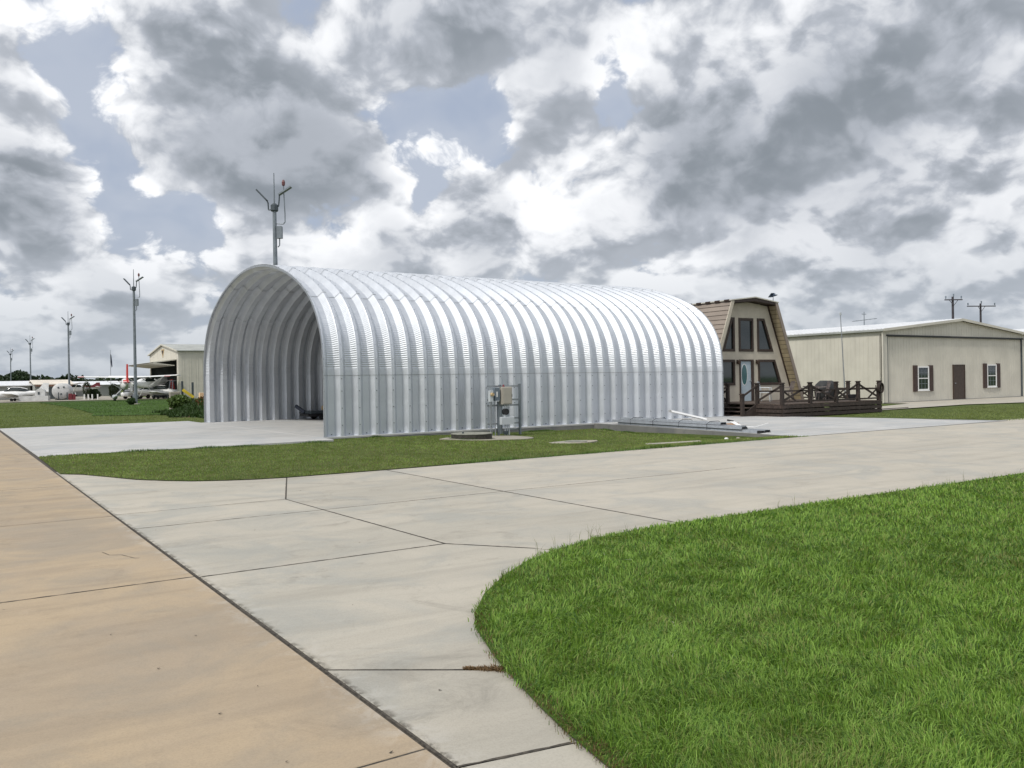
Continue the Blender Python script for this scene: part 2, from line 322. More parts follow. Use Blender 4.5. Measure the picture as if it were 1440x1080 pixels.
# ------------------------------------------------------------------ mesh helpers
OFF = {}
class MB:
    def __init__(s): s.v = []; s.f = []
    def add(s, vs, fs):
        o = len(s.v); s.v += [tuple(p) for p in vs]; s.f += [tuple(i+o for i in f) for f in fs]; return s
    def box(s, x0, x1, y0, y1, z0, z1, c=0.0):
        if c <= 0:
            return s.add([(x0,y0,z0),(x1,y0,z0),(x1,y1,z0),(x0,y1,z0),(x0,y0,z1),(x1,y0,z1),(x1,y1,z1),(x0,y1,z1)],
                  [(0,3,2,1),(4,5,6,7),(0,1,5,4),(1,2,6,5),(2,3,7,6),(3,0,4,7)])
        lo = [(x0,y0),(x1,y0),(x1,y1),(x0,y1)]; li = [(x0+c,y0+c),(x1-c,y0+c),(x1-c,y1-c),(x0+c,y1-c)]
        vs = [(*p,z0) for p in lo] + [(*p,z1-c) for p in lo] + [(*p,z1) for p in li]
        fs = [(3,2,1,0),(8,9,10,11)]
        for i in range(4):
            j = (i+1)%4; fs += [(i,j,4+j,4+i),(4+i,4+j,8+j,8+i)]
        return s.add(vs, fs)
    def beam(s, p, q, w, h=None, up=(0,0,1)):
        h = h or w; p = Vector(p); q = Vector(q); d = (q-p).normalized(); u = Vector(up)
        if abs(d.dot(u)) > .98: u = Vector((1,0,0))
        a = d.cross(u).normalized(); b = a.cross(d).normalized(); a *= w/2; b *= h/2
        return s.add([p-a-b,p+a-b,p+a+b,p-a+b,q-a-b,q+a-b,q+a+b,q-a+b],[(0,3,2,1),(4,5,6,7),(0,1,5,4),(1,2,6,5),(2,3,7,6),(3,0,4,7)])
    def tube(s, p, q, r0, r1=None, n=8, cap=True):
        r1 = r0 if r1 is None else r1; p = Vector(p); q = Vector(q); d = (q-p).normalized()
        u = Vector((0,0,1)) if abs(d.z) < .95 else Vector((1,0,0)); a = d.cross(u).normalized(); b = a.cross(d)
        vs = []
        for c, r in ((p, r0), (q, r1)):
            for i in range(n):
                t = 2*math.pi*i/n; vs.append(c + a*(r*math.cos(t)) + b*(r*math.sin(t)))
        fs = [(i, (i+1)%n, n+(i+1)%n, n+i) for i in range(n)]
        if cap: fs += [tuple(range(n))[::-1], tuple(range(n, 2*n))]
        return s.add(vs, fs)
    def path(s, pts, r, n=6):
        for a, b in zip(pts, pts[1:]): s.tube(a, b, r, r, n)
        return s
    def lathe(s, prof, c=(0,0,0), n=20):
        vs = []; fs = []
        for (r, z) in prof:
            for i in range(n):
                t = 2*math.pi*i/n; vs.append((c[0]+r*math.cos(t), c[1]+r*math.sin(t), c[2]+z))
        for k in range(len(prof)-1):
            for i in range(n):
                j = (i+1)%n; fs.append((k*n+i, k*n+j, (k+1)*n+j, (k+1)*n+i))
        fs += [tuple(range(n))[::-1], tuple(range((len(prof)-1)*n, len(prof)*n))]
        return s.add(vs, fs)
    def prism(s, poly, axis, a, b):
        """poly in the plane across axis ('x': (y,z), 'y': (x,z), 'z': (x,y)), from a to b"""
        n = len(poly)
        mk = {'x': lambda p, t: (t, p[0], p[1]), 'y': lambda p, t: (p[0], t, p[1]), 'z': lambda p, t: (p[0], p[1], t)}[axis]
        vs = [mk(p, a) for p in poly] + [mk(p, b) for p in poly]
        fs = [tuple(range(n))[::-1], tuple(range(n, 2*n))] + [(i, (i+1)%n, n+(i+1)%n, n+i) for i in range(n)]
        return s.add(vs, fs)
    def loft(s, secs, n=12, ax='x', pw=2.3):
        """secs: (t, cy, cz, ry, rz) along ax"""
        vs = []; fs = []
        for (t, cy, cz, ry, rz) in secs:
            for i in range(n):
                a = 2*math.pi*i/n; ca, sa = math.cos(a), math.sin(a)
                y = cy + ry*math.copysign(abs(ca)**(2/pw), ca); z = cz + rz*math.copysign(abs(sa)**(2/pw), sa)
                vs.append((t, y, z))
        for k in range(len(secs)-1):
            for i in range(n):
                j = (i+1)%n; fs.append((k*n+i, k*n+j, (k+1)*n+j, (k+1)*n+i))
        fs += [tuple(range(n))[::-1], tuple(range((len(secs)-1)*n, len(secs)*n))]
        return s.add(vs, fs)
    def mesh(s, name, m, smooth=False, off=(0,0,0)):
        me = bpy.data.meshes.new(name)
        ox, oy, oz = off
        me.from_pydata([(x-ox, y-oy, z-oz) for x, y, z in s.v], [], s.f)
        bm = bmesh.new(); bm.from_mesh(me); bmesh.ops.recalc_face_normals(bm, faces=bm.faces); bm.to_mesh(me); bm.free()
        me.materials.append(MT[m] if isinstance(m, str) else m)
        if smooth:
            me.polygons.foreach_set('use_smooth', [True]*len(me.polygons))
            me.set_sharp_from_angle(angle=R_(40))
        return me
    def build(s, name, m, parent=None, smooth=False):
        off = OFF.get(parent.name, (0,0,0)) if parent else (0,0,0)
        o = bpy.data.objects.new(name, s.mesh(name, m, smooth, off)); COL.objects.link(o)
        if parent: o.parent = parent
        OFF[o.name] = off
        return o
def tag(o, label=None, cat=None, group=None, kind=None):
    if label: o['label'] = label
    if cat: o['category'] = cat
    if group: o['group'] = group
    if kind: o['kind'] = kind
    return o
def thing(name, label, cat, loc=(0,0,0), rz=0, group=None, local=False):
    """an Empty at the base of a thing; its parts are given in world metres unless local"""
    o = bpy.data.objects.new(name, None); COL.objects.link(o); o.location = loc; o.rotation_euler = (0,0,rz); o.empty_display_size = .2
    OFF[o.name] = (0,0,0) if local else tuple(loc)
    return tag(o, label, cat, group)
def link(o, me, name, parent, loc=(0,0,0)):
    c = bpy.data.objects.new(name, me); COL.objects.link(c); c.parent = parent; c.location = loc; OFF[c.name] = OFF.get(parent.name, (0,0,0)); return c
def copy_tree(o, parent=None):
    c = o.copy(); COL.objects.link(c); c.parent = parent
    for ch in list(o.children): copy_tree(ch, c)
    return c
def inpoly(x, y, poly):
    r = np.zeros(len(x), bool); n = len(poly)
    for i in range(n):
        x0, y0 = poly[i]; x1, y1 = poly[(i+1) % n]
        c = ((y0 > y) != (y1 > y)) & (x < (x1-x0)*(y-y0)/((y1-y0) if y1 != y0 else 1e-9) + x0); r ^= c
    return r
def vnoise(x, y, s, seed=0):
    """smooth value noise in numpy, -1..1"""
    x = np.asarray(x, float)*s + seed*17.3; y = np.asarray(y, float)*s + seed*5.1
    xi = np.floor(x); yi = np.floor(y); fx = x-xi; fy = y-yi; fx = fx*fx*(3-2*fx); fy = fy*fy*(3-2*fy)
    def h(a, b): v = np.sin(a*127.1+b*311.7+seed*3.3)*43758.5453; return (v-np.floor(v))*2-1
    return (h(xi,yi)*(1-fx)+h(xi+1,yi)*fx)*(1-fy)+(h(xi,yi+1)*(1-fx)+h(xi+1,yi+1)*fx)*fy
def sst(a, b, x): t = np.clip((np.asarray(x, float)-a)/(b-a), 0, 1); return t*t*(3-2*t)

def patch(name, poly, hf, m, spacing=None, box=None, smooth=True):
    pts = []; n0 = 0
    for i, a in enumerate(poly):
        pts.append(Vector(a))
    n0 = len(pts); edges = [(i, (i+1) % n0) for i in range(n0)]
    if spacing:
        xs = np.arange(box[0], box[1], spacing); ys = np.arange(box[2], box[3], spacing)
        X, Y = np.meshgrid(xs, ys); X = X.ravel() + rng.uniform(-.2, .2, X.size)*spacing; Y = Y.ravel() + rng.uniform(-.2, .2, Y.size)*spacing
        k = inpoly(X, Y, poly); pts += [Vector((a, b)) for a, b in zip(X[k], Y[k])]
    r = delaunay_2d_cdt(pts, edges, [list(range(n0))], 1, 1e-5)
    vs = np.array([(v.x, v.y) for v in r[0]]); z = hf(vs[:, 0], vs[:, 1])
    mb = MB(); mb.v = [(a, b, c) for (a, b), c in zip(vs.tolist(), np.broadcast_to(z, len(vs)).tolist())]; mb.f = [tuple(f) for f in r[2]]
    o = mb.build(name, m)
    bm = bmesh.new(); bm.from_mesh(o.data)
    for f in bm.faces:
        if f.normal.z < 0: f.normal_flip()
        f.smooth = smooth
    bm.to_mesh(o.data); bm.free()
    return tag(o, kind='structure')

def inset_poly(poly, g):
    n = len(poly); A = sum(poly[i][0]*poly[(i+1)%n][1]-poly[(i+1)%n][0]*poly[i][1] for i in range(n)); s = 1 if A > 0 else -1
    out = []
    for i in range(n):
        p0 = Vector(poly[i-1]); p = Vector(poly[i]); p1 = Vector(poly[(i+1)%n])
        d0 = (p-p0).normalized(); d1 = (p1-p).normalized()
        n0 = Vector((-d0.y, d0.x))*s; n1 = Vector((-d1.y, d1.x))*s
        b = n0+n1; b = b/max(.3, b.dot(b))*2; q = p + b*g
        out.append((q.x, q.y))
    return out
def slab(name, poly, z, m, parent=None, gap=.004, depth=.2, lip=.006, dirty=None):
    dirty = (name == 'slab') if dirty is None else dirty
    """a cast slab: top face, eased edge, sides"""
    zf = z if callable(z) else (lambda x, y: z)
    a = inset_poly(poly, gap); b = inset_poly(poly, gap+lip); n = len(poly)
    mb = MB()
    vs = [(x, y, zf(x, y)-depth) for x, y in a] + [(x, y, zf(x, y)-lip) for x, y in a] + [(x, y, zf(x, y)) for x, y in b]
    fs = [tuple(range(2*n, 3*n))]
    for i in range(n):
        j = (i+1)%n; fs += [(i, j, n+j, n+i), (n+i, n+j, 2*n+j, 2*n+i)]
    mb.add(vs, fs); o = mb.build(name, m, parent)
    if dirty:
        o.data.materials.append(MT['joint'])
        for p in o.data.polygons:
            if abs(p.normal.z) < .35: p.material_index = 1
    return o

# ------------------------------------------------------------------ ground and pavements
GZ = -0.10
tag(MB().add([(-3500,-3500,-.62),(3500,-3500,-.62),(3500,3500,-.62),(-3500,3500,-.62)], [(0,1,2,3)]).build('ground', 'turf'), kind='structure')
STRIP = [(-8.06,-.45),(-8.09,-5.83),(-7.72,-6.3),(-7.36,-7.22),(-7.01,-8.15),(-6.6,-8.75),(-6.2,-9.2),(-5.7,-9.52),(-5.2,-9.72),(-4.61,-9.83),(-2.4,-9.86),(2.4,-9.72),(6.2,-9.66),(11.05,-9.66),(11.05,0.0),(-.2,0.0),(-.2,-.95)]
def h_strip(x, y):
    d = sst(0, 9.5, x)*(sst(-9.5, -6.5, y)*.16 + .05*sst(-9.5,-8,y))*(1-.35*sst(-3, 0, y))
    return -.085 - d + .008*vnoise(x, y, .6, 1)*sst(-9.6, -8.8, y)*sst(-7.5, -4, x)
patch('lawn_strip', STRIP, h_strip, 'mown', .45, (-8, 11, -9.6, -.3))
ISLAND = [(-8.3,-34),(-8.22,-27),(-8.02,-25),(-7.78,-23.8),(-7.56,-22.93),(-7.49,-22.55),(-7.40,-22.18),(-7.23,-21.58),(-7.13,-21.27),(-6.93,-20.74),(-6.73,-20.38),(-6.34,-19.9),(-5.83,-19.43),(-5.3,-19.04),
          (-4.8,-18.78),(-3.95,-18.46),(-3.2,-18.36),(-2.3,-18.34),(-.4,-18.34),(3,-18.36),(8,-18.38),(20,-18.4),(90,-18.4),(3000,-18.4),(3000,-3000),(-8.3,-3000)]
def h_isl(x, y):
    e = sst(-8.0, -4.5, x)*sst(-18.3, -21, y)*0 + np.clip(np.minimum((np.asarray(x)+8.2)/4, (-18.3-np.asarray(y))/3), 0, 1)
    return GZ + .012 + .05*e + .018*vnoise(x, y, .45, 2)*np.clip(e*2, 0, 1)*(np.asarray(x) < 200)
patch('island_lawn', ISLAND, h_isl, 'turf', .4, (-8, 16, -32, -18.5))
MEADOW = [(-7.98,17.6),(.3,17.6),(.3,15.35),(18.35,15.35),(18.45,-.1),(18.9,-9.70),(90,-9.70),(3000,-9.7),(3000,3000),(-7.98,3000)]
patch('meadow', MEADOW, lambda x, y: -.105 + .02*vnoise(x, y, .2, 4)*((np.asarray(y) > 20)|(np.asarray(x) > 26))*(np.asarray(x) < 120), 'mown', 2.5, (-6, 60, -9, 60))
patch('west_field', [(-17.5,-3000),(-17.5,3000),(-3000,3000),(-3000,-3000)], lambda x, y: -.105+0*x, 'mown')
# longer, greener grass along the ditch bank
patch('ditch_bank', [(-2.3,34),(-1.6,38.5),(-.9,50),(-.2,70),(.15,98),(.4,103.5),(14.5,103.5),(19.5,90),(19.5,62),(13,46),(8,38),(5,34),(1.5,31.5)], lambda x, y: -.070+0*x, 'ditch')

bed = MB().add([(-17.4,-40,-.1035),(-7.9,-40,-.1035),(-7.9,60,-.1035),(-17.4,60,-.1035)], [(0,1,2,3)])
bed.add([(-7.9,-24,-.1035),(90,-24,-.1035),(90,-9.2,-.1035),(-7.9,-9.2,-.1035)], [(0,1,2,3)]); bed.add([(-7.9,-9.2,-.1035),(-4,-9.2,-.1035),(-4,-6,-.1035),(-7.9,-5,-.1035)], [(0,1,2,3)])
taxiway = tag(MB().box(-17.45,-8.2,-44,150,-.5,-.28).build('taxiway', 'footing'), kind='structure')
tag(bed.build('joint_bed', 'joint'), kind='structure')
ys = [-17.6 + 4.65*k for k in range(-4, 33)]
for i in range(len(ys)-1):
    slab('slab', [(-12.75,ys[i]),(-8.128,ys[i]),(-8.128,ys[i+1]),(-12.75,ys[i+1])], GZ, 'taxi', taxiway, .0075)
    slab('slab', [(-17.4,ys[i]),(-12.75,ys[i]),(-12.75,ys[i+1]),(-17.4,ys[i+1])], GZ, 'taxi', taxiway, .006)
drive = tag(MB().box(-8,90,-17.9,-10,-.5,-.30).build('driveway', 'footing'), kind='structure')
XW = -8.112
for nm, poly, m, g in [
    ('A', [(XW,-12.84),(-5.64,-12.84),(-4.6,-9.84),(-4.5,-9.2),(-5.6,-8.9),(-6.6,-7.6),(-7.3,-5.6),(XW,-5.2)], 'drive', .005),
    ('B', [(XW,-14.3),(-5.585,-14.3),(-5.64,-12.84),(XW,-12.84)], 'drive', .006),
    ('C', [(XW,-17.65),(-5.46,-17.65),(-5.585,-14.3),(XW,-14.3)], 'drive', .009),
    ('D', [(-5.585,-14.3),(-2.5,-14.3),(-2.5,-9.2),(-4.5,-9.2),(-4.6,-9.84),(-5.64,-12.84)], 'drive', .011),
    ('E', [(-5.46,-17.65),(-4.83,-18.49),(-4.6,-18.9),(-2.5,-18.9),(-2.5,-14.3),(-5.585,-14.3)], 'drive', .011),
    ('F', [(XW,-20.85),(-7.23,-21.5),(-6.7,-21.9),(-5.2,-19.6),(-4.6,-18.9),(-4.83,-18.49),(-5.46,-17.65),(XW,-17.65)], 'drive', .011),
    ('G', [(XW,-22.52),(-7.52,-22.62),(-7.0,-22.8),(-6.7,-21.9),(-7.23,-21.5),(XW,-20.85)], 'drive', .007),
    ('H', [(XW,-34),(-7.6,-34),(-7.2,-24),(-7.0,-22.8),(-7.52,-22.62),(XW,-22.52)], 'drive', .008)]:
    slab('slab', poly, GZ, m, drive, g)
xs = [-2.5, 3.2, 8.9, 14.6, 20.3, 26, 31.7, 37.4, 43.1, 54, 66, 78, 90]
for i in range(len(xs)-1):
    slab('slab', [(xs[i],-14.3),(xs[i+1],-14.3),(xs[i+1],-9.2),(xs[i],-9.2)], GZ, 'drive_far', drive, .004 if i else .009)
    slab('slab', [(xs[i],-18.9),(xs[i+1],-18.9),(xs[i+1],-14.3),(xs[i],-14.3)], GZ, 'drive_far', drive, .004 if i else .009)

def sealant(pts, w, name='joint_seal', z=GZ+.0025):
    """dirty, uneven filling of a slab joint"""
    vs = []; fs = []; k = 0
    for (a, b) in zip(pts, pts[1:]):
        a = Vector(a); b = Vector(b); d = (b-a); L = d.length; d.normalize(); nrm = Vector((-d.y, d.x)); n = max(2, int(L/.06))
        for i in range(n+1):
            p = a + d*(L*i/n) + nrm*random.uniform(-.12, .12)*w; q = w*.5*random.uniform(.55, 1.15)*(1 if random.random() > .04 else .35)
            vs += [(*(p+nrm*q), z), (*(p-nrm*q), z)]
            if i: fs.append((k-2, k-1, k+1, k))
            k += 2
    return MB().add(vs, fs).build(name, 'joint', drive)
for pts, w in [([(-8.12,-28),(-8.12,-18),(-8.12,-4)],.018), ([(-8.12,-17.65),(-5.46,-17.65)],.026), ([(-5.46,-17.65),(-5.585,-14.3),(-5.64,-12.84),(-4.6,-9.84)],.022), ([(-5.46,-17.65),(-4.83,-18.49)],.026),
               ([(-8.12,-20.85),(-7.23,-21.5)],.016), ([(-8.12,-22.52),(-7.52,-22.62)],.026), ([(-2.5,-18.3),(-2.5,-9.9)],.026), ([(-8.13,-17.6),(-12.7,-17.6)],.024), ([(-8.13,-12.95),(-12.7,-12.95)],.018),
               ([(-8.1,-14.3),(3,-14.3)],.020), ([(-8.1,-12.84),(-5.64,-12.84)],.016), ([(-8.13,-8.3),(-12.7,-8.3)],.018), ([(-8.13,1.0),(-12.7,1.0)],.03)]: sealant(pts, w)

# a hairline crack and bits of litter on the slabs
sealant([(-8.67,-15.72),(-8.63,-15.95),(-8.52,-16.02),(-8.44,-16.30),(-8.40,-16.33)], .010, 'hairline_crack')
lb = MB()
for (x_, y_) in [(-8.97,-20.2),(-8.85,-21.2),(-8.30,-22.2),(-8.55,-20.9),(-7.9,-14.6),(-8.6,-19.6),(-9.1,-19.2),(-6.9,-15.4),(-5.1,-12.0),(-7.35,-19.5),(-6.2,-17.0),(-8.75,-22.0),(-7.7,-21.6),(-4.0,-15.2)]:
    a_ = random.uniform(0, 3.1); r__ = random.uniform(.006, .014); c_, s_ = math.cos(a_), math.sin(a_)
    lb.add([(x_+c_*r__, y_+s_*r__, GZ+.004),(x_-s_*r__*.6, y_+c_*r__*.6, GZ+.004),(x_-c_*r__, y_-s_*r__, GZ+.012),(x_+s_*r__*.6, y_-c_*r__*.6, GZ+.005)], [(0,1,2,3)])
tag(lb.build('litter', 'joint'), 'tiny dark leaf crumbs scattered over the near slabs', 'litter', kind='stuff')

# new white concrete: apron before the opening, floor of the hut, and the pad beside it
apron = slab('apron', [(-8.03,-.4),(-.12,-1.05),(-.12,-.03),(-.12,17.75),(-8.03,19.3)], lambda x, y: -.004 - .075*sst(-1, -8, x), 'white_slab', None, .0, .3, .01)
tag(apron, kind='structure')
tag(slab('hut_floor', [(-.12,-.035),(18.42,-.035),(18.42,15.11),(-.12,15.11)], 0.0, 'white_slab', None, 0, .06, .01), kind='structure')
tag(slab('foundation', [(-.10,-.03),(18.40,-.03),(18.40,15.10),(-.10,15.10)], -.065, 'footing', None, 0, .6, .01), kind='structure')
def zp(x, y): return -.004 - .082*sst(-3.5, -9.6, y) - .05*sst(16, 22, x)*(1-sst(-3.5,-9.6,y))
pad = MB(); 
o = patch('side_pad', [(11.0,-.04),(11.0,-9.62),(14,-9.62),(18,-9.64),(23.0,-9.66),(22.3,-7.5),(21.4,-4.6),(20.6,-1.9),(20.0,2.5),(19.9,9),(18.44,9),(18.44,-.04)], zp, 'white_slab', .8, (11.3, 22, -9.4, 8))
bm = bmesh.new(); bm.from_mesh(o.data)
r = bmesh.ops.extrude_edge_only(bm, edges=[e_ for e_ in bm.edges if e_.is_boundary])
for v in r['geom']:
    if isinstance(v, bmesh.types.BMVert): v.co.z = -.6
bm.to_mesh(o.data); bm.free()
o.data.materials.append(MT['footing'])
for p in o.data.polygons:
    if abs(p.normal.z) < .3: p.material_index = 1; p.use_smooth = False
patch('hangar_path', [(27.3,-.9),(38.3,.1),(60,-4.8),(60,5.25),(38.3,5.25),(38.3,3.6),(27.3,.5)], lambda x, y: -.055+0*x, 'drive_far')
patch('far_apron', [(-60,107),(-2,107.5),(8,109),(18.4,107.5),(18.4,190),(-60,190)], lambda x, y: -.06+0*x, 'pad')
patch('far_taxi_strip', [(-60,222),(120,222),(120,236),(-60,236)], lambda x, y: -.05+0*x, 'pad')

# ------------------------------------------------------------------ grass blades
def blades(name, x, y, z, h, w, lean, col, label=None):
    n = len(x)
    a = rng.uniform(0, 2*np.pi, n); b = vnoise(x, y, 3.1, 71)*4.5 + vnoise(x, y, .7, 72)*2 + rng.normal(0, 1.0, n)
    sx, sy = np.cos(a)*w/2, np.sin(a)*w/2
    lx, ly = np.cos(b)*lean*h, np.sin(b)*lean*h
    V = np.zeros((n, 5, 3), np.float32)
    V[:, 0] = np.stack([x-sx, y-sy, z-.01], 1); V[:, 1] = np.stack([x+sx, y+sy, z-.01], 1)
    mz = z + h*.55
    V[:, 2] = np.stack([x+sx*.8+lx*.35, y+sy*.8+ly*.35, mz], 1); V[:, 3] = np.stack([x-sx*.8+lx*.35, y-sy*.8+ly*.35, mz], 1)
    V[:, 4] = np.stack([x+lx, y+ly, z+h*np.clip(1-.35*lean, .3, 1)], 1)
    base = (np.arange(n)*5)[:, None]
    T = (base + np.array([0,1,2, 0,2,3, 3,2,4])[None]).astype(np.int32).ravel()
    me = bpy.data.meshes.new(name); me.vertices.add(n*5); me.vertices.foreach_set('co', V.ravel())
    me.loops.add(n*9); me.loops.foreach_set('vertex_index', T)
    me.polygons.add(n*3); me.polygons.foreach_set('loop_start', np.arange(0, n*9, 3, dtype=np.int32))
    me.update(calc_edges=True)
    C = np.ones((n, 5, 4), np.float32); C[:, :, :3] = col[:, None, :]
    at = me.attributes.new('tint', 'FLOAT_COLOR', 'POINT'); at.data.foreach_set('color', C.ravel())
    me.materials.append(MT['blade'])
    o = bpy.data.objects.new(name, me); COL.objects.link(o)
    return tag(o, label, 'grass', kind='stuff')
def lod_points(n, r0, r1, a0, a1, power=1.0):
    """points around where the photographer stood, density falling with distance"""
    t = rng.uniform(0, 1, n); r = r0*(r1/r0)**t
    a = rng.uniform(a0, a1, n)
    return CAM.x + r*np.cos(a), CAM.y + r*np.sin(a), r
# foreground island
x, y, r = lod_points(720000, 1.7, 34, YAW - R_(64), YAW + R_(18))
k = inpoly(x, y, ISLAND); x, y, r = x[k], y[k], r[k]
edge = np.full(len(x), 9.0)
Pn = np.array(ISLAND[1:23])
for (ax, ay), (bx, by) in zip(Pn[:-1], Pn[1:]):
    t = np.clip(((x-ax)*(bx-ax)+(y-ay)*(by-ay))/((bx-ax)**2+(by-ay)**2), 0, 1)
    edge = np.minimum(edge, np.hypot(x-ax-t*(bx-ax), y-ay-t*(by-ay)))
patchy = vnoise(x, y, .35, 15)*.5 + vnoise(x, y, .9, 5)*.5 + vnoise(x, y, 2.3, 6)*.35 + vnoise(x, y, 6, 7)*.3
dry = np.clip(vnoise(x, y, .8, 8)*.6 + vnoise(x, y, 2.6, 9)*.6 - .28, 0, 1)
drye = (edge < .09 + .09*vnoise(x, y, 1.5, 3))*(y < -20.4)*1.0
hh = (.040 + .042*rng.uniform(0, 1, len(x))**1.5 + .012*patchy)*(1 + .25*(rng.uniform(0, 1, len(x)) > .93)) * np.clip(.75 + edge*1.5, .6, 1)*np.where(drye > 0, .6, 1)
ww = .0036*np.clip((r/4.0), .9, 3.0)*rng.uniform(.5, 1.5, len(x))
c0 = np.array([.125, .225, .028]); c1 = np.array([.245, .385, .075]); cd_ = np.array([.24, .20, .09]); cdk = np.array([.065, .145, .024])
u = rng.uniform(0, 1, len(x))[:, None]
col = c0*(1-u) + c1*u
col = col*(1 + .22*patchy[:, None])
m_ = (rng.uniform(0, 1, len(x)) < .13 + dry*.6)[:, None]; col = np.where(m_, col*.45 + cd_*.55, col)
m_ = (rng.uniform(0, 1, len(x)) < drye*.6)[:, None]; col = np.where(m_, np.array([.17, .115, .055])*rng.uniform(.6, 1.2, (len(x), 1)), col)
m_ = (rng.uniform(0, 1, len(x)) < .20)[:, None]; col = np.where(m_, cdk, col)
m_ = (rng.uniform(0, 1, len(x)) < .00018)[:, None]; col = np.where(m_, np.array([.8, .8, .7]), col)
sp_x = rng.normal(0, .022, len(x)); sp_y = rng.normal(0, .022, len(x))
blades('grass', x+sp_x, y+sp_y, h_isl(x, y), hh, ww, np.abs(rng.normal(.85, .5, len(x)) + .35*vnoise(x, y, 4.2, 73)), col, 'thick bright green grass of the rounded lawn in the foreground')
# stray seed stalks on the lawn rim, a tuft of dead grass on the joint
sx, sy, sh = [], [], []
for cx, cy, n, s in [(-4.95,-18.86,3,.2),(-4.3,-18.6,7,.16),(-3.9,-18.5,3,.4),(1.0,-18.42,6,1.6),(3.5,-18.42,7,1.8),(7,-18.42,9,2.5),(-5.9,-19.55,3,.12)]:
    sx += list(rng.normal(cx, s, n)); sy += list(rng.normal(cy-.08, .06, n)); sh += list(rng.uniform(.10, .24, n))
sx, sy, sh = map(np.array, (sx, sy, sh))
bx = np.repeat(sx, 3) + rng.normal(0, .01, len(sx)*3); by = np.repeat(sy, 3) + rng.normal(0, .01, len(sx)*3)
o = blades('seed_stalk_grass', bx, by, np.full(len(bx), GZ+.01), np.repeat(sh, 3), np.full(len(bx), .0035), np.abs(rng.normal(.35, .25, len(bx))), np.tile(np.array([[.12, .14, .05]]), (len(bx), 1))*rng.uniform(.6, 1.5, (len(bx), 1)), 'thin seeding stalks sticking up along the lawn rim')
n = 1300; x = -7.10-.30*rng.uniform(0, 1, n)**1.3; y = -20.85 - (x+8.085)*.76 + rng.normal(0, .022, n)*(.30+1.5*sst(-7.42,-7.12,x))
blades('dead_grass', x, y, np.full(n, GZ), rng.uniform(.008, .03, n), np.full(n, .006), rng.uniform(.5, 2.0, n), np.array([[.20, .125, .06]])*rng.uniform(.4, 1.3, (n, 1)), 'brown dead grass creeping along the slab joint beside the lawn')
# strip by the hut
x, y, r = lod_points(420000, 12, 45, YAW - R_(34), YAW + R_(34))
k = inpoly(x, y, STRIP); x, y, r = x[k], y[k], r[k]
# keep the concrete pads round the tank and covers clear
for (px_, py_, rx_, ry_) in [(4.7,-2.25,1.6,.92),(6.1,-5.1,.80,.46),(7.9,-7.45,.85,.22)]:
    k = ((x-px_)/rx_)**2 + ((y-py_)/ry_)**2 > 1; x, y, r = x[k], y[k], r[k]
pt = vnoise(x, y, .5, 12)*.5 + vnoise(x, y, 1.7, 13)*.4
u = rng.uniform(0, 1, len(x))[:, None]
col = (np.array([.135, .200, .042])*(1-u) + np.array([.215, .285, .070])*u)*(1 + .35*pt[:, None])
m_ = (rng.uniform(0, 1, len(x)) < .22)[:, None]; col = np.where(m_, np.array([.20, .18, .085]), col)
blades('mown_grass', x, y, h_strip(x, y), .026 + .022*rng.uniform(0, 1, len(x)) + .01*pt, .0045*r/10*rng.uniform(.7, 1.3, len(x)), np.abs(rng.normal(.6, .4, len(x))), col, 'short mown grass strip between the metal hut and the driveway')
fx, fy = [], []
for (a, b), n_ in [(((.3,-.09),(10.9,-.09)), 5200), (((10.93,-.2),(10.93,-9.3)), 5200), (((-7.8,-.55),(-.2,-1.16)), 3000), (((11.3,-9.68),(-1,-9.80)), 2600)]:
    t_ = rng.uniform(0, 1, n_); fx.append(a[0]+(b[0]-a[0])*t_ + rng.normal(0, .03, n_)); fy.append(a[1]+(b[1]-a[1])*t_ + rng.normal(0, .03, n_))
for (cx_, cy_, r_) in [(4.05,-2.35,.72)]:
    t_ = rng.uniform(0, 6.28, 900); fx.append(cx_+r_*np.cos(t_)); fy.append(cy_+r_*np.sin(t_))
fx = np.concatenate(fx); fy = np.concatenate(fy); cl = np.clip(.35+.9*vnoise(fx, fy, 1.6, 44), .12, 1.2)
blades('edge_grass', fx, fy, h_strip(fx, fy), .10*cl*rng.uniform(.6, 1.3, len(fx)), rng.uniform(.006, .012, len(fx)), np.abs(rng.normal(.5, .3, len(fx))), np.array([[.10, .17, .04]])*rng.uniform(.55, 1.5, (len(fx), 1)), 'unmown fringe of taller grass along the slab edges')
# meadow in view
x, y, r = lod_points(330000, 34, 120, YAW - R_(33), YAW + R_(33))
k = inpoly(x, y, MEADOW) & ~((x > 18.3) & (x < 23.2) & (y < 9)) & ~((x > 27) & (y > -1.2-.22*(np.maximum(x-38.3,0))) & (x < 75) & (y < 40)) & ~((x > 19.5) & (x < 27.6) & (y > -2.2) & (y < 14)) & (y < 103)
x, y, r = x[k], y[k], r[k]
dt = inpoly(x, y, [(-2.3,34),(-1.6,38.5),(-.9,50),(-.2,70),(.15,98),(.4,103.5),(14.5,103.5),(19.5,90),(19.5,62),(13,46),(8,38),(5,34),(1.5,31.5)])
pt = vnoise(x, y, .25, 22)*.5 + vnoise(x, y, .8, 23)*.4
u = rng.uniform(0, 1, len(x))[:, None]
col = (np.array([.140, .175, .052])*(1-u) + np.array([.200, .240, .078])*u)*(1 + .25*pt[:, None])
col = np.where(dt[:, None], (np.array([.080, .150, .034])*(1-u) + np.array([.120, .210, .052])*u)*(1 + .25*pt[:, None]), col)
blades('meadow_grass', x, y, np.full(len(x), -.10), np.where(dt, .10, .035)*rng.uniform(.6, 1.4, len(x)), .0045*r/10, np.abs(rng.normal(.6, .3, len(x))), col, 'short grass of the open airfield beyond the pavement')

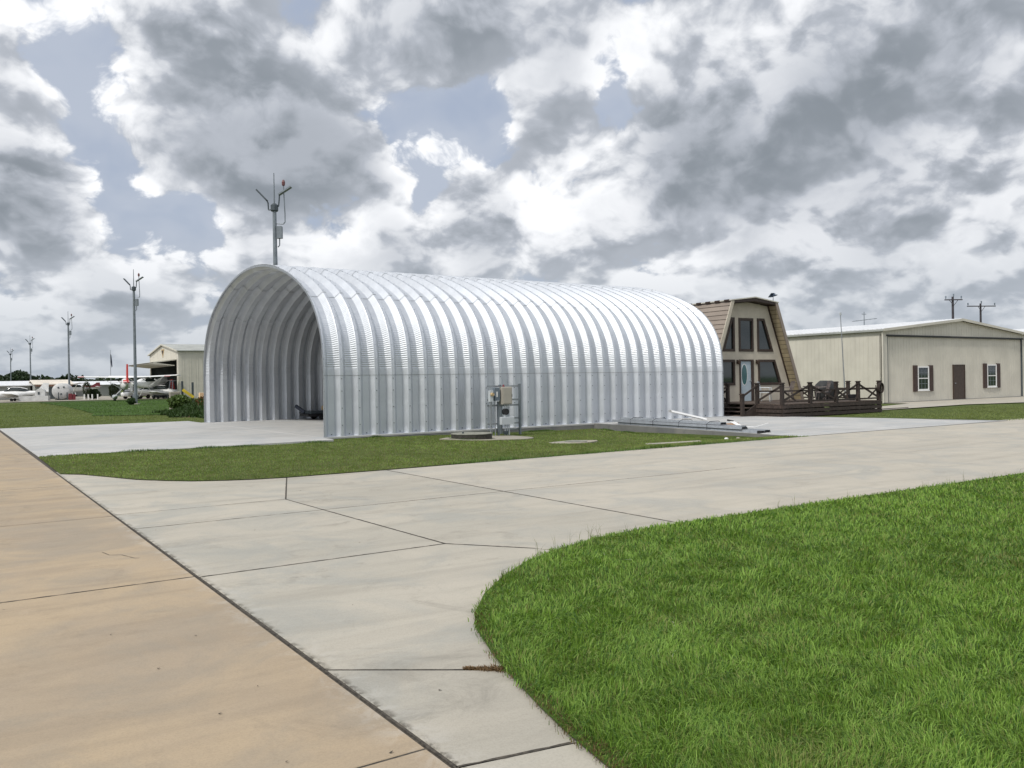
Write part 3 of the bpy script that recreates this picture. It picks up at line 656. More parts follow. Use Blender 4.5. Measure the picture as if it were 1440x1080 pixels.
# ------------------------------------------------------------------ the steel arch hut
PIT, NR, WID = .6096, 30, 15.07
key = [(7.53,0),(7.53,2.17),(7.44,3.0),(7.15,3.70),(6.62,4.38),(5.95,4.88),(5.0,5.34),(3.9,5.73),(2.6,6.05),(1.3,6.24),(0,6.30)]
key = key + [(-a, b) for a, b in key[-2::-1]]
# spline through the curved part, straight walls below
def catmull(p, n=12):
    out = []
    for i in range(len(p)-1):
        p0 = Vector(p[max(i-1, 0)]); p1 = Vector(p[i]); p2 = Vector(p[i+1]); p3 = Vector(p[min(i+2, len(p)-1)])
        for k in range(n):
            t = k/n; out.append(.5*((2*p1)+(p2-p0)*t+(2*p0-5*p1+4*p2-p3)*t*t+(3*p1-p0-3*p2+p3)*t**3))
    out.append(Vector(p[-1])); return out
crv = [Vector(key[0])] + catmull([(7.53, 1.6)] + key[1:-1] + [(-7.53, 1.6)]) + [Vector(key[-1])]
crv = [c for i, c in enumerate(crv) if i == 0 or (c-crv[i-1]).length > 1e-4]
S = [0.0]
for a, b in zip(crv, crv[1:]): S.append(S[-1] + (b-a).length)
def at_s(s):
    s = min(max(s, 0), S[-1]); i = int(np.searchsorted(S, s)); i = min(max(i, 1), len(S)-1)
    t = (s-S[i-1])/max(1e-9, S[i]-S[i-1]); p = crv[i-1].lerp(crv[i], t)
    if s < 2.17: return Vector((7.53, s)), Vector((1, 0))
    if s > S[-1]-2.17: return Vector((-7.53, S[-1]-s)), Vector((-1, 0))
    a = crv[max(i-3, 0)]; b = crv[min(i+2, len(crv)-1)]; d = (b-a).normalized()
    return p, Vector((d.y, -d.x))        # outward
LT = S[-1]; WALLH = 2.17; step_ = (LT-2*WALLH)/6
cuts = [0, WALLH] + [WALLH + step_*k for k in range(1, 6)] + [LT-WALLH, LT]
DEP, HC, FL, VA = .185, .061, .135, .2176
sec = [(0, 0), (HC-.012, 0), (HC, -.008), (HC+FL, -DEP+.004), (HC+FL+.010, -DEP), (HC+FL+VA-.010, -DEP), (HC+FL+VA, -DEP+.004), (HC+2*FL+VA, -.008), (HC+2*FL+VA+.012, 0), (PIT, 0)]
crimp = [0, 0, 1, 1, 1, 1, 1, 0, 0]
def arch_mesh(k):
    s0, s1 = cuts[k], cuts[k+1]; curved = 1 <= k <= 6
    if k == 1: s0 -= .21
    elif 1 < k <= 3: s0 -= .07
    if k == 6: s1 += .21
    elif 4 <= k < 6: s1 += .07
    lay = min(k, 7-k)*.009 + (.004 if k == 3 else 0)
    n = 14 if curved else 2
    me = bpy.data.meshes.new('arch_panel' if curved else 'wall_panel'); vs = []; fs = []; uvs = []
    rows = [(s0 + (s1-s0)*i/n, lay) for i in range(n+1)]
    if 1 <= k <= 3: rows = [(s0, lay-.022)] + rows
    if 4 <= k <= 6: rows = rows + [(s1, lay-.022)]
    n = len(rows)-1
    for (s, ly) in rows:
        p, nn = at_s(s)
        for (dx, dd) in sec:
            q = p + nn*(dd+ly); vs.append((dx, WID/2 - q.x, q.y))
    m = len(sec)
    for i in range(n):
        for j in range(m-1):
            fs.append((i*m+j, i*m+j+1, (i+1)*m+j+1, (i+1)*m+j))
            sa = rows[i][0]; sb = rows[i+1][0]
            c = crimp[j]*(1 if curved and sa > WALLH-.03 and sb < LT-WALLH+.03 else 0)*(1.0 if k in (1, 6) else .55)
            uvs += [(c, sa), (c, sa), (c, sb), (c, sb)]
    me.from_pydata(vs, [], fs)
    ul = me.uv_layers.new(name='UVMap')
    for i, q in enumerate(uvs): ul.data[i].uv = q
    me.materials.append(MT['steel']); me.polygons.foreach_set('use_smooth', [True]*len(fs)); me.set_sharp_from_angle(angle=R_(16))
    return me
hut = thing('arch_hut', 'long silver corrugated steel arch hut, open at its near end, on a white slab', 'hut', (0, 0, 0))
am = [arch_mesh(k) for k in range(8)]
for r_ in range(NR):
    for k in range(8):
        o = link(None, am[k], 'wall_panel' if k in (0, 7) else 'arch_panel', hut, (r_*PIT, 0, 0.012))
for xe in (-.006, NR*PIT+.006):     # folded edge flange round the open ends
    mb = MB(); ss = np.linspace(.012, LT-.012, 90); vs = []; fs = []
    for s_ in ss:
        p, nn = at_s(float(s_)); lay_ = .016
        for dx, dd in ((-.006, lay_+.012), (.006, lay_+.012), (.006, -.045), (-.006, -.045)):
            q = p + nn*dd; vs.append((xe+dx, WID/2-q.x, q.y))
    for i in range(len(ss)-1):
        for j in range(4): fs.append((i*4+j, i*4+(j+1)%4, i*4+4+(j+1)%4, i*4+4+j))
    fs += [(0,1,2,3), tuple(len(vs)-4+k for k in (3,2,1,0))]
    mb.add(vs, fs); mb.build('edge_flange', 'galv', hut)
# base angle, joint bolts, closed far end
mb = MB()
for yy, sgn in ((.095, 1), (WID-.095, -1)):
    mb.box(0, NR*PIT, yy-.09, yy+.09, .001, .012); 
mb.build('base_plate', 'steel', hut)
mb = MB()
for r_ in range(NR+1):
    for zz_ in (.35, .9, 1.45, 1.85): mb.lathe([(.014, -.004), (.014, .008), (.006, .012)], (0, 0, 0), 6) if False else mb.box(r_*PIT-.012, r_*PIT+.012, -.014, -.001, zz_, zz_+.024)
    if r_ < NR:
        for q in (.29,): mb.box((r_*PIT)+q, (r_*PIT)+q+.03, .165, .184, .05, .08)
lp_ = MB()      # grey strip painting mastic and lap shadow along every panel's lower edge
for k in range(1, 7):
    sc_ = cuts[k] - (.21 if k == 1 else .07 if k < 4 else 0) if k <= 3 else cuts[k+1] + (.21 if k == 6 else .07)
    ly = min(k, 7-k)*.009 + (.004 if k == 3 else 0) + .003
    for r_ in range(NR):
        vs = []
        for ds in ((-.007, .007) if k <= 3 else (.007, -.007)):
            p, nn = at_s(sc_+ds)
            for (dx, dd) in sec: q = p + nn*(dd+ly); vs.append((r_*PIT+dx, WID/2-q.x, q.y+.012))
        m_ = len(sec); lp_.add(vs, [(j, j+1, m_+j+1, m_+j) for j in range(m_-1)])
tag(lp_.build('lap_seam_shadow', 'seam', hut), kind='stuff')
for r_ in range(NR+1):
    for s_ in np.arange(2.5, LT*.56, .48):
        p, nn = at_s(float(s_)); q = p + nn*.040; mb.box(r_*PIT-.007, r_*PIT+.007, WID/2-q.x-.007, WID/2-q.x+.007, q.y-.007, q.y+.007)
tag(mb.build('bolt', 'darkgrey', hut), kind='stuff')
mb = MB()
pts = [at_s(s)[0] for s in np.linspace(0, LT, 44)]
poly = [(WID/2-p.x + (.22 if p.x > 0 else -.22)*min(1, abs(p.x)/4), max(p.y-.21*(p.y > 3), .014)) for p in pts]
mb.prism(poly, 'x', NR*PIT-.42, NR*PIT-.40); mb.build('end_wall', 'steel', hut)
mb = MB()
for i in range(24): mb.box(NR*PIT-.44, NR*PIT-.42, .5+i*.6, .56+i*.6, .02, 2.2 + 3.6*math.sin(math.pi*min(1, max(0, (i*.6+.5)/15)))**.7)
mb.build('end_rib', 'steel', hut)

# ------------------------------------------------------------------ pieces of the arch kit left on the pad
def channel(mb, p, q, w=.30, h=.075, t=.006, inv=False):
    p = Vector(p); q = Vector(q); d = (q-p).normalized(); a = d.cross(Vector((0,0,1))).normalized(); s = -1 if inv else 1
    prof = [(-w/2-.03, 0), (-w/2, 0), (-w/2+.03, h*s), (w/2-.03, h*s), (w/2, 0), (w/2+.03, 0)]
    vs = []
    for c in (p, q):
        for (u_, v_) in prof: vs.append(c + a*u_ + Vector((0,0,v_)))
        for (u_, v_) in prof[::-1]: vs.append(c + a*u_*1.0 + Vector((0,0,v_-t)))
    n = 12
    mb.add(vs, [(i, (i+1)%n, n+(i+1)%n, n+i) for i in range(n)] + [(0,1,10,11),(1,2,9,10),(2,3,8,9),(3,4,7,8),(4,5,6,7),(n+11,n+10,n+1,n),(n+10,n+9,n+2,n+1),(n+9,n+8,n+3,n+2),(n+8,n+7,n+4,n+3),(n+7,n+6,n+5,n+4)])
bd = thing('channel_bundle', 'long strapped bundle of galvanised steel channels lying along the pad edge', 'metal bundle', (11.35,-4.6,0))
for i, (x0, z0, ya, yb) in enumerate([(11.22,.012,-1.35,-8.05),(11.60,.012,-1.2,-7.95),(11.22,.095,-1.0,-7.35),(11.58,.095,-.9,-7.0),(11.95,.012,-1.6,-6.6),(11.4,.178,-1.25,-6.3)]):
    mb = MB(); channel(mb, (x0, ya, zp(x0,ya)+z0), (x0+.01, yb, float(zp(x0,yb))+z0)); mb.build('channel', 'galv', bd)
for yy in (-2.1,-3.3,-4.6,-5.9):
    z_ = float(zp(11, yy))
    MB().path([(11.03,yy,z_+.01),(11.03,yy,z_+.19),(11.2,yy,z_+.27),(11.6,yy,z_+.27),(11.8,yy,z_+.18),(12.13,yy,z_+.1),(12.13,yy,z_+.01)], .009, 4).build('strap', 'blackish', bd)
MB().box(11.02,11.12,-8.13,-8.03,-.085,.02).build('end_cap', 'blackish', bd)
# leaning piece
l = thing('leaning_channel', 'single bright metal channel propped at a slant beside the hut wall', 'metal channel', (14.1,-1.9,0))
mb = MB(); channel(mb, (13.4,-1.75,.40), (14.95,-2.1,.035), .26, .07); mb.build('channel', 'white', l)
l = thing('short_channel', 'short pale channel offcut lying flat at the foot of the hut wall', 'metal channel', (12.3,-.8,0))
mb = MB(); channel(mb, (12.0,-.7,.05), (13.4,-.6,.06), .3, .08); mb.build('channel', 'galv', l)
l = thing('bent_trim', 'crooked white metal trim piece lying on the far end of the channel bundle', 'metal trim', (12.0,-6.7,0))
mb = MB(); mb.beam((12.25,-5.9,.20),(11.9,-6.6,.07),.16,.01); mb.beam((11.9,-6.6,.07),(12.0,-7.1,.06),.18,.012); mb.beam((12.0,-7.1,.06),(12.25,-7.45,.19),.08,.012); mb.build('trim_sheet', 'white', l)
MB().beam((12.2,-5.75,.24),(12.28,-5.95,.2),.07,.05).build('end_tab', 'blackish', l)
l = thing('board_scraps', 'few reddish wood and metal offcuts scattered on the pad behind the bundle', 'scraps', (12.9,-5.2,0))
for a, b in [((12.6,-4.4,.06),(12.9,-5.3,.04)),((12.75,-4.9,.08),(12.7,-5.8,.05)),((13.1,-4.6,.02),(12.9,-5.6,.1))]: MB().beam(a, b, .09, .03).build('board', 'wood', l)
for k_, (xx, yy) in enumerate([(10.6,-7.15),(10.75,-7.5)]):
    o = MB().lathe([(.02,-.02),(.07,.0),(.06,.035),(.02,.05)], (xx, yy, float(h_strip(xx, yy))+.015), 7).build('stone', 'white' if k_ == 0 else 'pad'); tag(o, ['small white stone in the grass below the pad edge','small tan stone in the grass beside the white one'][k_], 'stone')

# ------------------------------------------------------------------ utility rack and covers
gr = -.17
rk = thing('utility_rack', 'galvanised strut rack carrying electrical boxes beside the hut wall', 'utility rack', (6.0,-1.2,gr))
for xx, yy, top in [(6.72,-1.2,1.60),(6.35,-.55,1.0),(5.82,-1.2,1.0)]: MB().box(xx-.035,xx+.035,yy-.035,yy+.035,gr,top).build('post', 'pole', rk)
for zz_ in (1.52,1.05,.86): MB().box(5.42,6.70,-1.155,-1.115,zz_-.03,zz_+.03).build('strut', 'galv', rk)
for zz_ in (.22,.02): MB().box(5.42,6.70,-1.155,-1.115,zz_-.015,zz_+.03).build('strut', 'galv', rk)
MB().beam((6.70,-1.13,.40),(6.1,-1.1,.42),.04,.05).build('strut', 'galv', rk)
for xx in (5.46,5.52,5.66): MB().tube((xx,-1.25,gr),(xx,-1.25,1.05),.018,.018,8).build('conduit', 'galv', rk)
for xx in (6.03,6.12,6.2): MB().tube((xx,-1.3,gr),(xx,-1.3,.95),.02,.02,8).build('conduit', 'greybox', rk)
b = MB().box(5.86,6.26,-1.42,-1.2,.90,1.50,.015).build('control_box', 'beigebox', rk)
MB().box(5.89,6.23,-1.435,-1.42,.93,1.47,.004).build('lid', 'beigebox', b)
MB().box(6.24,6.258,-1.44,-1.43,1.15,1.24).build('latch', 'darkgrey', b)
MB().lathe([(.035,0),(.035,.05),(.02,.08)], (5.99,-1.3,1.50), 10).build('alarm_bell', 'darkred', b)
MB().lathe([(.04,0),(.045,.05),(.03,.07)], (5.85,-1.28,1.52), 10).build('beacon', 'bluegrey', b)
b = MB().box(5.60,5.80,-1.36,-1.2,1.03,1.48,.012).build('switch_box', 'bluegrey', rk)
MB().box(5.66,5.70,-1.375,-1.36,1.16,1.34).build('handle', 'white', b)
b = MB().box(5.42,5.55,-1.33,-1.2,1.0,1.38,.01).build('meter_box', 'greybox', rk)
MB().tube((5.485,-1.33,1.25),(5.485,-1.42,1.25),.062,.055,14).build('meter', 'sack', b)
MB().box(5.85,6.36,-1.38,-1.16,.20,.46,.012).build('junction_box', 'greybox', rk)
MB().tube((6.06,-1.22,.64),(6.06,-1.36,.64),.11,.11,14).build('horn', 'blackish', rk)
MB().box(5.95,6.06,-1.45,-1.30,-.14,-.02).build('valve', 'darkgrey', rk)
ox, oy = 4.05, -2.35
tank = thing('tank_riser', 'round raised dark rimmed tank lid set in the grass before the utility rack', 'tank lid', (ox,oy,-.15))
MB().lathe([(.66,-.12),(.66,.165),(.60,.17)], (ox,oy,-.15), 36).build('riser', 'darkrim', tank)
MB().lathe([(.67,.17),(.67,.185),(.64,.195),(.2,.205),(.02,.205)], (ox,oy,-.15), 36).build('lid', 'lid', tank)
MB().lathe([(.03,0),(.03,.05),(.015,.06)], (ox-.38,oy-.1,.05), 8).build('bolt', 'darkgrey', tank)
def blob(cx, cy, rx, ry, n=22, j=.12, rot=0.0):
    out = []
    for i in range(n):
        a = 2*math.pi*i/n; k = 1 + random.uniform(-j, j); out.append((cx + rx*k*math.cos(a), cy + ry*k*math.sin(a)))
    return out
tag(slab('tank_pad', blob(4.7,-2.25,1.65,.95,20,.10), lambda x, y: float(h_strip(x, y))+.035, 'pad', None, 0, .1, .01), 'irregular pale concrete pad under the tank lid and rack', 'concrete pad')
cv = thing('flush_cover', 'flat pale concrete collar with a dark round cover lying in the grass', 'cover', (6.1,-5.1,-.25))
hz_ = float(h_strip(6.1,-5.1))
slab('collar', blob(6.1,-5.1,.85,.50,18,.14), hz_+.03, 'pad', cv, 0, .1, .01)
MB().lathe([(.36,.0),(.36,.045),(.33,.05)], (6.15,-5.1,hz_), 24).build('cover_plate', 'lid', cv)
tag(slab('edge_slab', [(6.9,-7.5),(8.9,-7.75),(9.2,-7.35),(7.2,-7.1)], float(h_strip(8,-7.4))+.03, 'pad', None, 0, .1, .01), 'thin flat concrete slab sunk in the grass near the pad corner', 'concrete slab')
# cart inside the hut
ct = thing('flatbed_cart', 'low dark flatbed cart carrying tan sacks inside the arch hut', 'cart', (6.2,14.0,0))
MB().box(4.4,7.3,13.0,14.4,.30,.42,.01).build('bed', 'darkgrey', ct); MB().box(4.3,7.1,13.1,14.3,.16,.28).build('frame', 'blackish', ct)
for xx, yy in ((5.0,13.1),(5.0,14.3),(6.6,13.1),(6.6,14.3)): MB().tube((xx,yy-.06,.17),(xx,yy+.06,.17),.17,.17,16).build('wheel', 'blackish', ct)
MB().beam((4.4,13.9,.36),(4.1,14.3,.66),.12,.14).build('tow_bar', 'navy', ct)
sk = thing('sack_pile', 'pile of tan and orange sacks heaped on the flatbed cart', 'sacks', (6.5,13.2,.42))
for i in range(6):
    xx, yy = 5.3+.26*i+random.uniform(-.1,.1), 13.2+.35*(i%3); mb = MB()
    mb.loft([(xx-.25,yy,.52,.02,.02),(xx-.2,yy,.55,.16,.10),(xx,yy,.60,.2,.16),(xx+.2,yy,.55,.16,.1),(xx+.25,yy,.52,.02,.02)], 10); mb.build('sack', 'sack', sk, True)

# ------------------------------------------------------------------ A-frame house
AX, YF, YO, YB = 23.42, 3.0, 2.52, 12.5
house = thing('a_frame_house', 'beige A-frame house with steep siding roof and dark trimmed windows', 'house', (AX, 7.5, -.1))
zt, zk = 5.42, 5.60       # roof knee and ridge
SL = .40
def rx(z, s): return AX + s*(1.62 + (zt-z)*SL)
# front wall with window and door openings, as strips of stucco between them
Wd = dict(UL=[(21.62,2.97),(22.44,2.97),(22.46,4.65),(22.10,4.65)], UM=[(22.73,2.97),(23.80,2.97),(23.80,4.64),(22.73,4.64)], UR=[(24.09,2.97),(25.29,2.97),(24.63,4.65),(24.09,4.65)],
          LL=[(20.95,1.30),(22.42,1.30),(22.42,2.57),(21.45,2.57)], LR=[(24.12,1.28),(25.92,1.28),(25.41,2.57),(24.12,2.57)])
Wd['UL'] = [(21.55,2.97),(22.44,2.97),(22.44,4.65),(22.21,4.65)]
Wd['UR'] = [(24.09,2.97),(25.29,2.97),(24.63,4.65),(24.09,4.65)]
outline = [(rx(.0,-1),0.0),(rx(.0,1),0.0),(rx(zt-.16,1)-.06,zt-.16),(AX,zk-.16),(rx(zt-.16,-1)+.06,zt-.16)]
def wall_with_holes(name, m, outer, holes, y0, y1, parent):
    pts = [Vector(p) for p in outer]; edges = [(i, (i+1) % len(outer)) for i in range(len(outer))]
    for h_ in holes:
        o_ = len(pts); pts += [Vector(p) for p in h_]; edges += [(o_+i, o_+(i+1) % len(h_)) for i in range(len(h_))]
    r = delaunay_2d_cdt(pts, edges, [], 0, 1e-5)
    vs = [(v.x, v.y) for v in r[0]]; fs = []
    for f in r[2]:
        c = np.mean([vs[i] for i in f], axis=0)
        X_, Y_ = np.array([c[0]]), np.array([c[1]])
        if inpoly(X_, Y_, outer)[0] and not any(inpoly(X_, Y_, h_)[0] for h_ in holes): fs.append(tuple(f))
    n = len(vs); mb = MB(); mb.v = [(a, y0, b) for a, b in vs] + [(a, y1, b) for a, b in vs]
    mb.f = fs + [tuple(i+n for i in f[::-1]) for f in fs]
    cnt = {}
    for f in fs:
        for i in range(len(f)):
            a, b = f[i], f[(i+1) % len(f)]; cnt[(min(a,b), max(a,b))] = cnt.get((min(a,b), max(a,b)), 0)+1
    mb.f += [(a, b, b+n, a+n) for (a, b), c in cnt.items() if c == 1]
    return mb.build(name, m, parent)
DOOR = [(22.74,.50),(23.78,.50),(23.78,2.57),(22.74,2.57)]
wall_with_holes('front_wall', 'stucco', outline, list(Wd.values()) + [DOOR], YF, YF+.14, house)
def window(poly, y, parent, fw=.13, depth=.09, m='brown', proud=.03):
    n = len(poly); ins = inset_poly(poly, fw); mb = MB(); vs = []
    for pl, yy in ((poly, y-proud), (ins, y-proud), (ins, y+depth), (poly, y+depth)): vs += [(p[0], yy, p[1]) for p in pl]
    fs = []
    for k in range(3):
        for i in range(n): j = (i+1)%n; fs.append((k*n+i, k*n+j, (k+1)*n+j, (k+1)*n+i))
    for i in range(n): j = (i+1)%n; fs.append((3*n+i, 3*n+j, j, i))
    mb.add(vs, fs); w = mb.build('window', m, parent)
    g = MB().add([(p[0], y+.04, p[1]) for p in ins] + [(p[0], y+.05, p[1]) for p in ins], [tuple(range(n)), tuple(range(n, 2*n))[::-1]]); g.build('pane', 'glass', w)
    return w
for k_, pl in Wd.items(): window(pl, YF, house, .125)
mb = MB()
mb.box(22.74,22.83,YF-.03,YF+.1,.5,2.57); mb.box(23.62,23.78,YF-.03,YF+.1,.5,2.57); mb.box(22.83,23.62,YF-.03,YF+.1,2.49,2.57); mb.build('door_frame', 'brown', house)
dr = MB().box(22.835,23.615,YF+.02,YF+.07,.51,2.485).build('door', 'doorpaint', house)
el = [(23.12+.19*math.cos(t), 1.82+.50*math.sin(t)) for t in np.linspace(0, 2*math.pi, 28, endpoint=False)]
e2 = [(23.12+.24*math.cos(t), 1.82+.55*math.sin(t)) for t in np.linspace(0, 2*math.pi, 28, endpoint=False)]
MB().prism(e2, 'y', YF+.012, YF+.02).build('oval_trim', 'white', dr); MB().prism(el, 'y', YF+.006, YF+.012).build('oval_glass', 'doorglass', dr)
MB().tube((23.54,YF+.02,1.5),(23.54,YF-.05,1.5),.03,.035,10).build('knob', 'galv', dr)
for xx in (22.60, 24.00):
    lm = MB().box(xx-.05,xx+.05,YF-.03,YF,2.36,2.56).build('wall_lamp', 'brown', house); MB().lathe([(.03,-.12),(.08,-.10),(.10,.04),(.03,.09)], (xx,YF-.12,2.45), 10).build('shade', 'brown', lm)
# roof: side slopes of lapped horizontal boards, knee, low gable cap
for s in (-1, 1):
    nb = 24; z0 = -.05
    core = [(rx(z0,s)+s*.02, z0), (rx(zt,s)+s*.02, zt), (rx(zt,s)-s*.10, zt-.02), (rx(z0,s)-s*.10, z0)]
    MB().prism(core, 'y', YO+.03, YB).build('roof_slope', 'brown', house)
    for i in range(nb if s < 0 else 24):
        za = z0 + (zt-z0)*i/nb; zb = z0 + (zt-z0)*(i+1)/nb
        pl = [(rx(za,s)+s*.025, za), (rx(za,s)+s*.065, za), (rx(zb,s)+s*.032, zb), (rx(zb,s)+s*.025, zb)]
        MB().prism(pl, 'y', YO+.02, YB).build('siding_board', 'siding', house)
    # inner lining boards under the overhang and inside trim
    nb2 = 22
    for i in range(nb2):
        za = .5 + (zt-.62)*i/nb2; zb = .5 + (zt-.62)*(i+1)/nb2 - .022
        pl = [(rx(za,s)-s*.13, za), (rx(za,s)-s*.105, za), (rx(zb,s)-s*.105, zb), (rx(zb,s)-s*.13, zb)]
        MB().prism(pl, 'y', YO+.04, YF-.035).build('soffit_board', 'soffit', house)
    MB().prism([(rx(.0,s)-s*.22,.0),(rx(0,s)-s*.13,.0),(rx(zt-.1,s)-s*.13,zt-.1),(rx(zt-.1,s)-s*.22,zt-.1)], 'y', YF-.03, YF).build('edge_trim', 'brown', house)
    MB().prism([(rx(-.02,s)-s*.13,-.02),(rx(-.02,s)+s*.07,-.02),(rx(zt,s)+s*.07,zt),(rx(zt,s)-s*.13,zt)], 'y', YO-.02, YO+.02).build('barge_board', 'stucco' if s < 0 else 'siding', house)
cap = [(rx(zt,-1)-.12,zt),(AX,zk+.02),(rx(zt,1)+.12,zt),(rx(zt,1)+.12,zt+.05),(AX,zk+.075),(rx(zt,-1)-.12,zt+.05)]
MB().prism(cap, 'y', YO-.04, YB+.1).build('roof_cap', 'cream', house)
under = [(rx(zt,-1)-.05,zt-.004),(AX,zk+.012),(rx(zt,1)+.05,zt-.004),(rx(zt,1)-.1,zt-.10),(AX,zk-.14),(rx(zt,-1)+.1,zt-.10)]
MB().prism(under, 'y', YO, YF+.1).build('gable_soffit', 'brown', house)
mb = MB()
for i in range(16): mb.box(rx(zt,-1)-.14, rx(zt,-1)-.10, YO+.1+i*.62, YO+.42+i*.62, zt-.02, zt+.065)
mb.build('ridge_tab', 'brown', house)
MB().prism([(rx(0,-1)+.2,0),(rx(0,1)-.2,0),(rx(zt,1)-.1,zt),(rx(zt,-1)+.1,zt)], 'y', YB-.2, YB-.05).build('back_wall', 'stucco', house)
vn = thing('weather_vane', 'dark blue aeroplane weather vane on the house roof corner', 'weather vane', (25.05,2.75,5.45))
MB().tube((25.05,2.75,5.40),(25.05,2.75,5.78),.018,.014,6).build('mast', 'vane', vn)
MB().loft([(24.80,2.75,5.80,.02,.03),(24.9,2.75,5.80,.05,.06),(25.1,2.75,5.82,.05,.06),(25.38,2.75,5.86,.015,.02)], 8).build('body', 'vane', vn, True)
MB().beam((24.72,2.5,5.90),(25.15,3.05,5.76),.16,.02).build('wing', 'vane', vn); MB().beam((24.80,2.6,5.72),(25.4,2.95,5.95),.10,.02).build('wing', 'vane', vn)

# ------------------------------------------------------------------ deck with rail
DX0, DX1, DY0, DY1, DZ = 19.95, 27.1, -1.82, 3.0, .50
dk_ = thing('timber_deck', 'dark weathered timber deck with post and rail fence in front of the A-frame house', 'deck', (23.5,.5,-.1))
n = 32
for i in range(n):
    y0 = DY0 + (DY1-.02-DY0)*i/n; y1 = DY0 + (DY1-.02-DY0)*(i+1)/n - .008
    MB().box(DX0,DX1,y0,y1,DZ-.035,DZ+random.uniform(-.003,.003)).build('plank', 'plank', dk_)
for i in range(3):
    z0 = -.06 + i*.185
    MB().box(DX0-.02,DX1+.02,DY0-.05,DY0-.015,z0,z0+.145).build('skirt_board', 'deck', dk_)
    MB().box(DX1+.02,DX1+.05,DY0,DY1-.1,z0,z0+.145).build('skirt_board', 'deck', dk_)
    MB().box(DX0-.05,DX0-.02,DY0,-.35,z0,z0+.145).build('skirt_board', 'deck', dk_)
    MB().box(DX0-.05,DX0-.02,1.25,DY1-.1,z0,z0+.145).build('skirt_board', 'deck', dk_)
for xx in np.linspace(DX0+.4, DX1-.3, 7):
    for yy in (DY0+.2, .6, 2.6): MB().box(xx-.05,xx+.05,yy-.05,yy+.05,-.1,DZ-.04).build('joist_post', 'deck', dk_)
def post(x, y, top, z=0.0, w=.135):
    p = MB().box(x-w/2,x+w/2,y-w/2,y+w/2,z-.1,top).build('post', 'deck', dk_)
    mb = MB(); mb.box(x-w*.72,x+w*.72,y-w*.72,y+w*.72,top,top+.03); mb.box(x-w*.6,x+w*.6,y-w*.6,y+w*.6,top+.03,top+.055,.015); mb.box(x-w*.62,x+w*.62,y-w*.62,y+w*.62,top-.10,top-.07); mb.build('post_cap', 'deck', p)
def railrun(pts, zb=DZ, brace=True, top=1.38):
    for i, (x, y) in enumerate(pts): post(x, y, top)
    for i, ((x0, y0), (x1, y1)) in enumerate(zip(pts, pts[1:])):
        for z_ in (zb+.56, zb+.10): MB().beam((x0,y0,z_),(x1,y1,z_),.04,.07).build('rail', 'deck', dk_)
        if brace:
            if i % 2: MB().beam((x0,y0,zb+.80),(x1,y1,zb+.12),.04,.085).build('brace', 'deck', dk_)
            else: MB().beam((x0,y0,zb+.12),(x1,y1,zb+.80),.04,.085).build('brace', 'deck', dk_)
            xm, ym_ = (x0+x1)/2, (y0+y1)/2
            if i % 2: MB().beam((xm,ym_+.03,zb+.12),(x1,y1+.03,zb+.62),.035,.07).build('brace', 'deck', dk_)
            else: MB().beam((xm,ym_+.03,zb+.12),(x0,y0+.03,zb+.62),.035,.07).build('brace', 'deck', dk_)
railrun([(DX0+.06,DY0+.05),(21.9,DY0+.05),(23.75,DY0+.05),(25.4,DY0+.05),(DX1-.06,DY0+.05)])
railrun([(DX1-.06,-.1),(DX1-.06,1.4),(DX1-.06,DY1-.1)])
MB().beam((DX1-.06,DY0,DZ+.56),(DX1-.06,-.1,DZ+.56),.04,.07).build('rail', 'deck', dk_)
railrun([(DX0+.06,1.3),(DX0+.06,DY1-.15)])
MB().beam((DX1+.2,DY0+.1,DZ+.85),(DX1+.75,DY0+.6,-.1),.05,.09).build('brace', 'deck', dk_)
# steps facing the hut
for i in range(3):
    z_ = .34 - .165*i; MB().box(DX0-.30-.27*i, DX0-.06-.27*i, -.40, 1.25, z_-.04, z_).build('tread', 'plank', dk_)
for yy in (-.42, 1.28):
    MB().prism([(DX0-.02,-.06),(DX0-.95,-.06),(DX0-.95,.02),(DX0-.02,.50)], 'y', yy-.02, yy+.02).build('stringer', 'deck', dk_)
    post(DX0-.92, yy, .92); MB().beam((DX0-.92,yy,.84),(DX0+.06,yy,1.30),.05,.08).build('rail', 'deck', dk_)
post(DX0+.06, -.42, 1.38)
MB().beam((DX0+.06,-.42,DZ+.56),(DX0+.06,DY0+.05,DZ+.56),.04,.07).build('rail', 'deck', dk_)
MB().beam((DX0+.06,-.42,DZ+.12),(DX0+.06,DY0+.05,DZ+.80),.04,.085).build('brace', 'deck', dk_)
o = MB().lathe([(.24,0),(.29,.05),(.30,.45),(.29,.62),(.24,.66)], (DX0-.55,2.15,-.03), 18).build('barrel', 'navy', None, True); tag(o, 'dark navy barrel standing beside the deck steps against the hut corner', 'barrel')

def patio_chair(x, y, z, rz, label, m):
    t = thing('patio_chair', label, 'chair', (x,y,z), rz, 'patio chairs on the deck', local=True)
    mb = MB(); mb.box(-.24,.24,-.23,.23,.42,.45,.01); mb.build('seat', m, t)
    mb = MB()
    for i in range(7): xx = -.21+.07*i; mb.beam((xx,.22,.46),(xx*1.2,.34,.90+.05*math.cos(xx*6)),.018)
    mb.beam((-.27,.34,.90),(.27,.34,.90),.03,.05); mb.beam((-.2,.34,.95),(.2,.34,.95),.03,.04); mb.beam((-.25,.28,.66),(.25,.28,.66),.02,.03); mb.build('backrest', m, t)
    for sx_ in (-1, 1):
        for sy_ in (-1, 1): MB().tube((sx_*.22,sy_*.2,.42),(sx_*.26,sy_*.25,0),.016,.014,6).build('leg', m, t)
        mb = MB(); mb.path([(sx_*.25,-.22,.43),(sx_*.27,-.24,.66),(sx_*.27,.26,.68)], .016); mb.build('armrest', m, t)
    return t
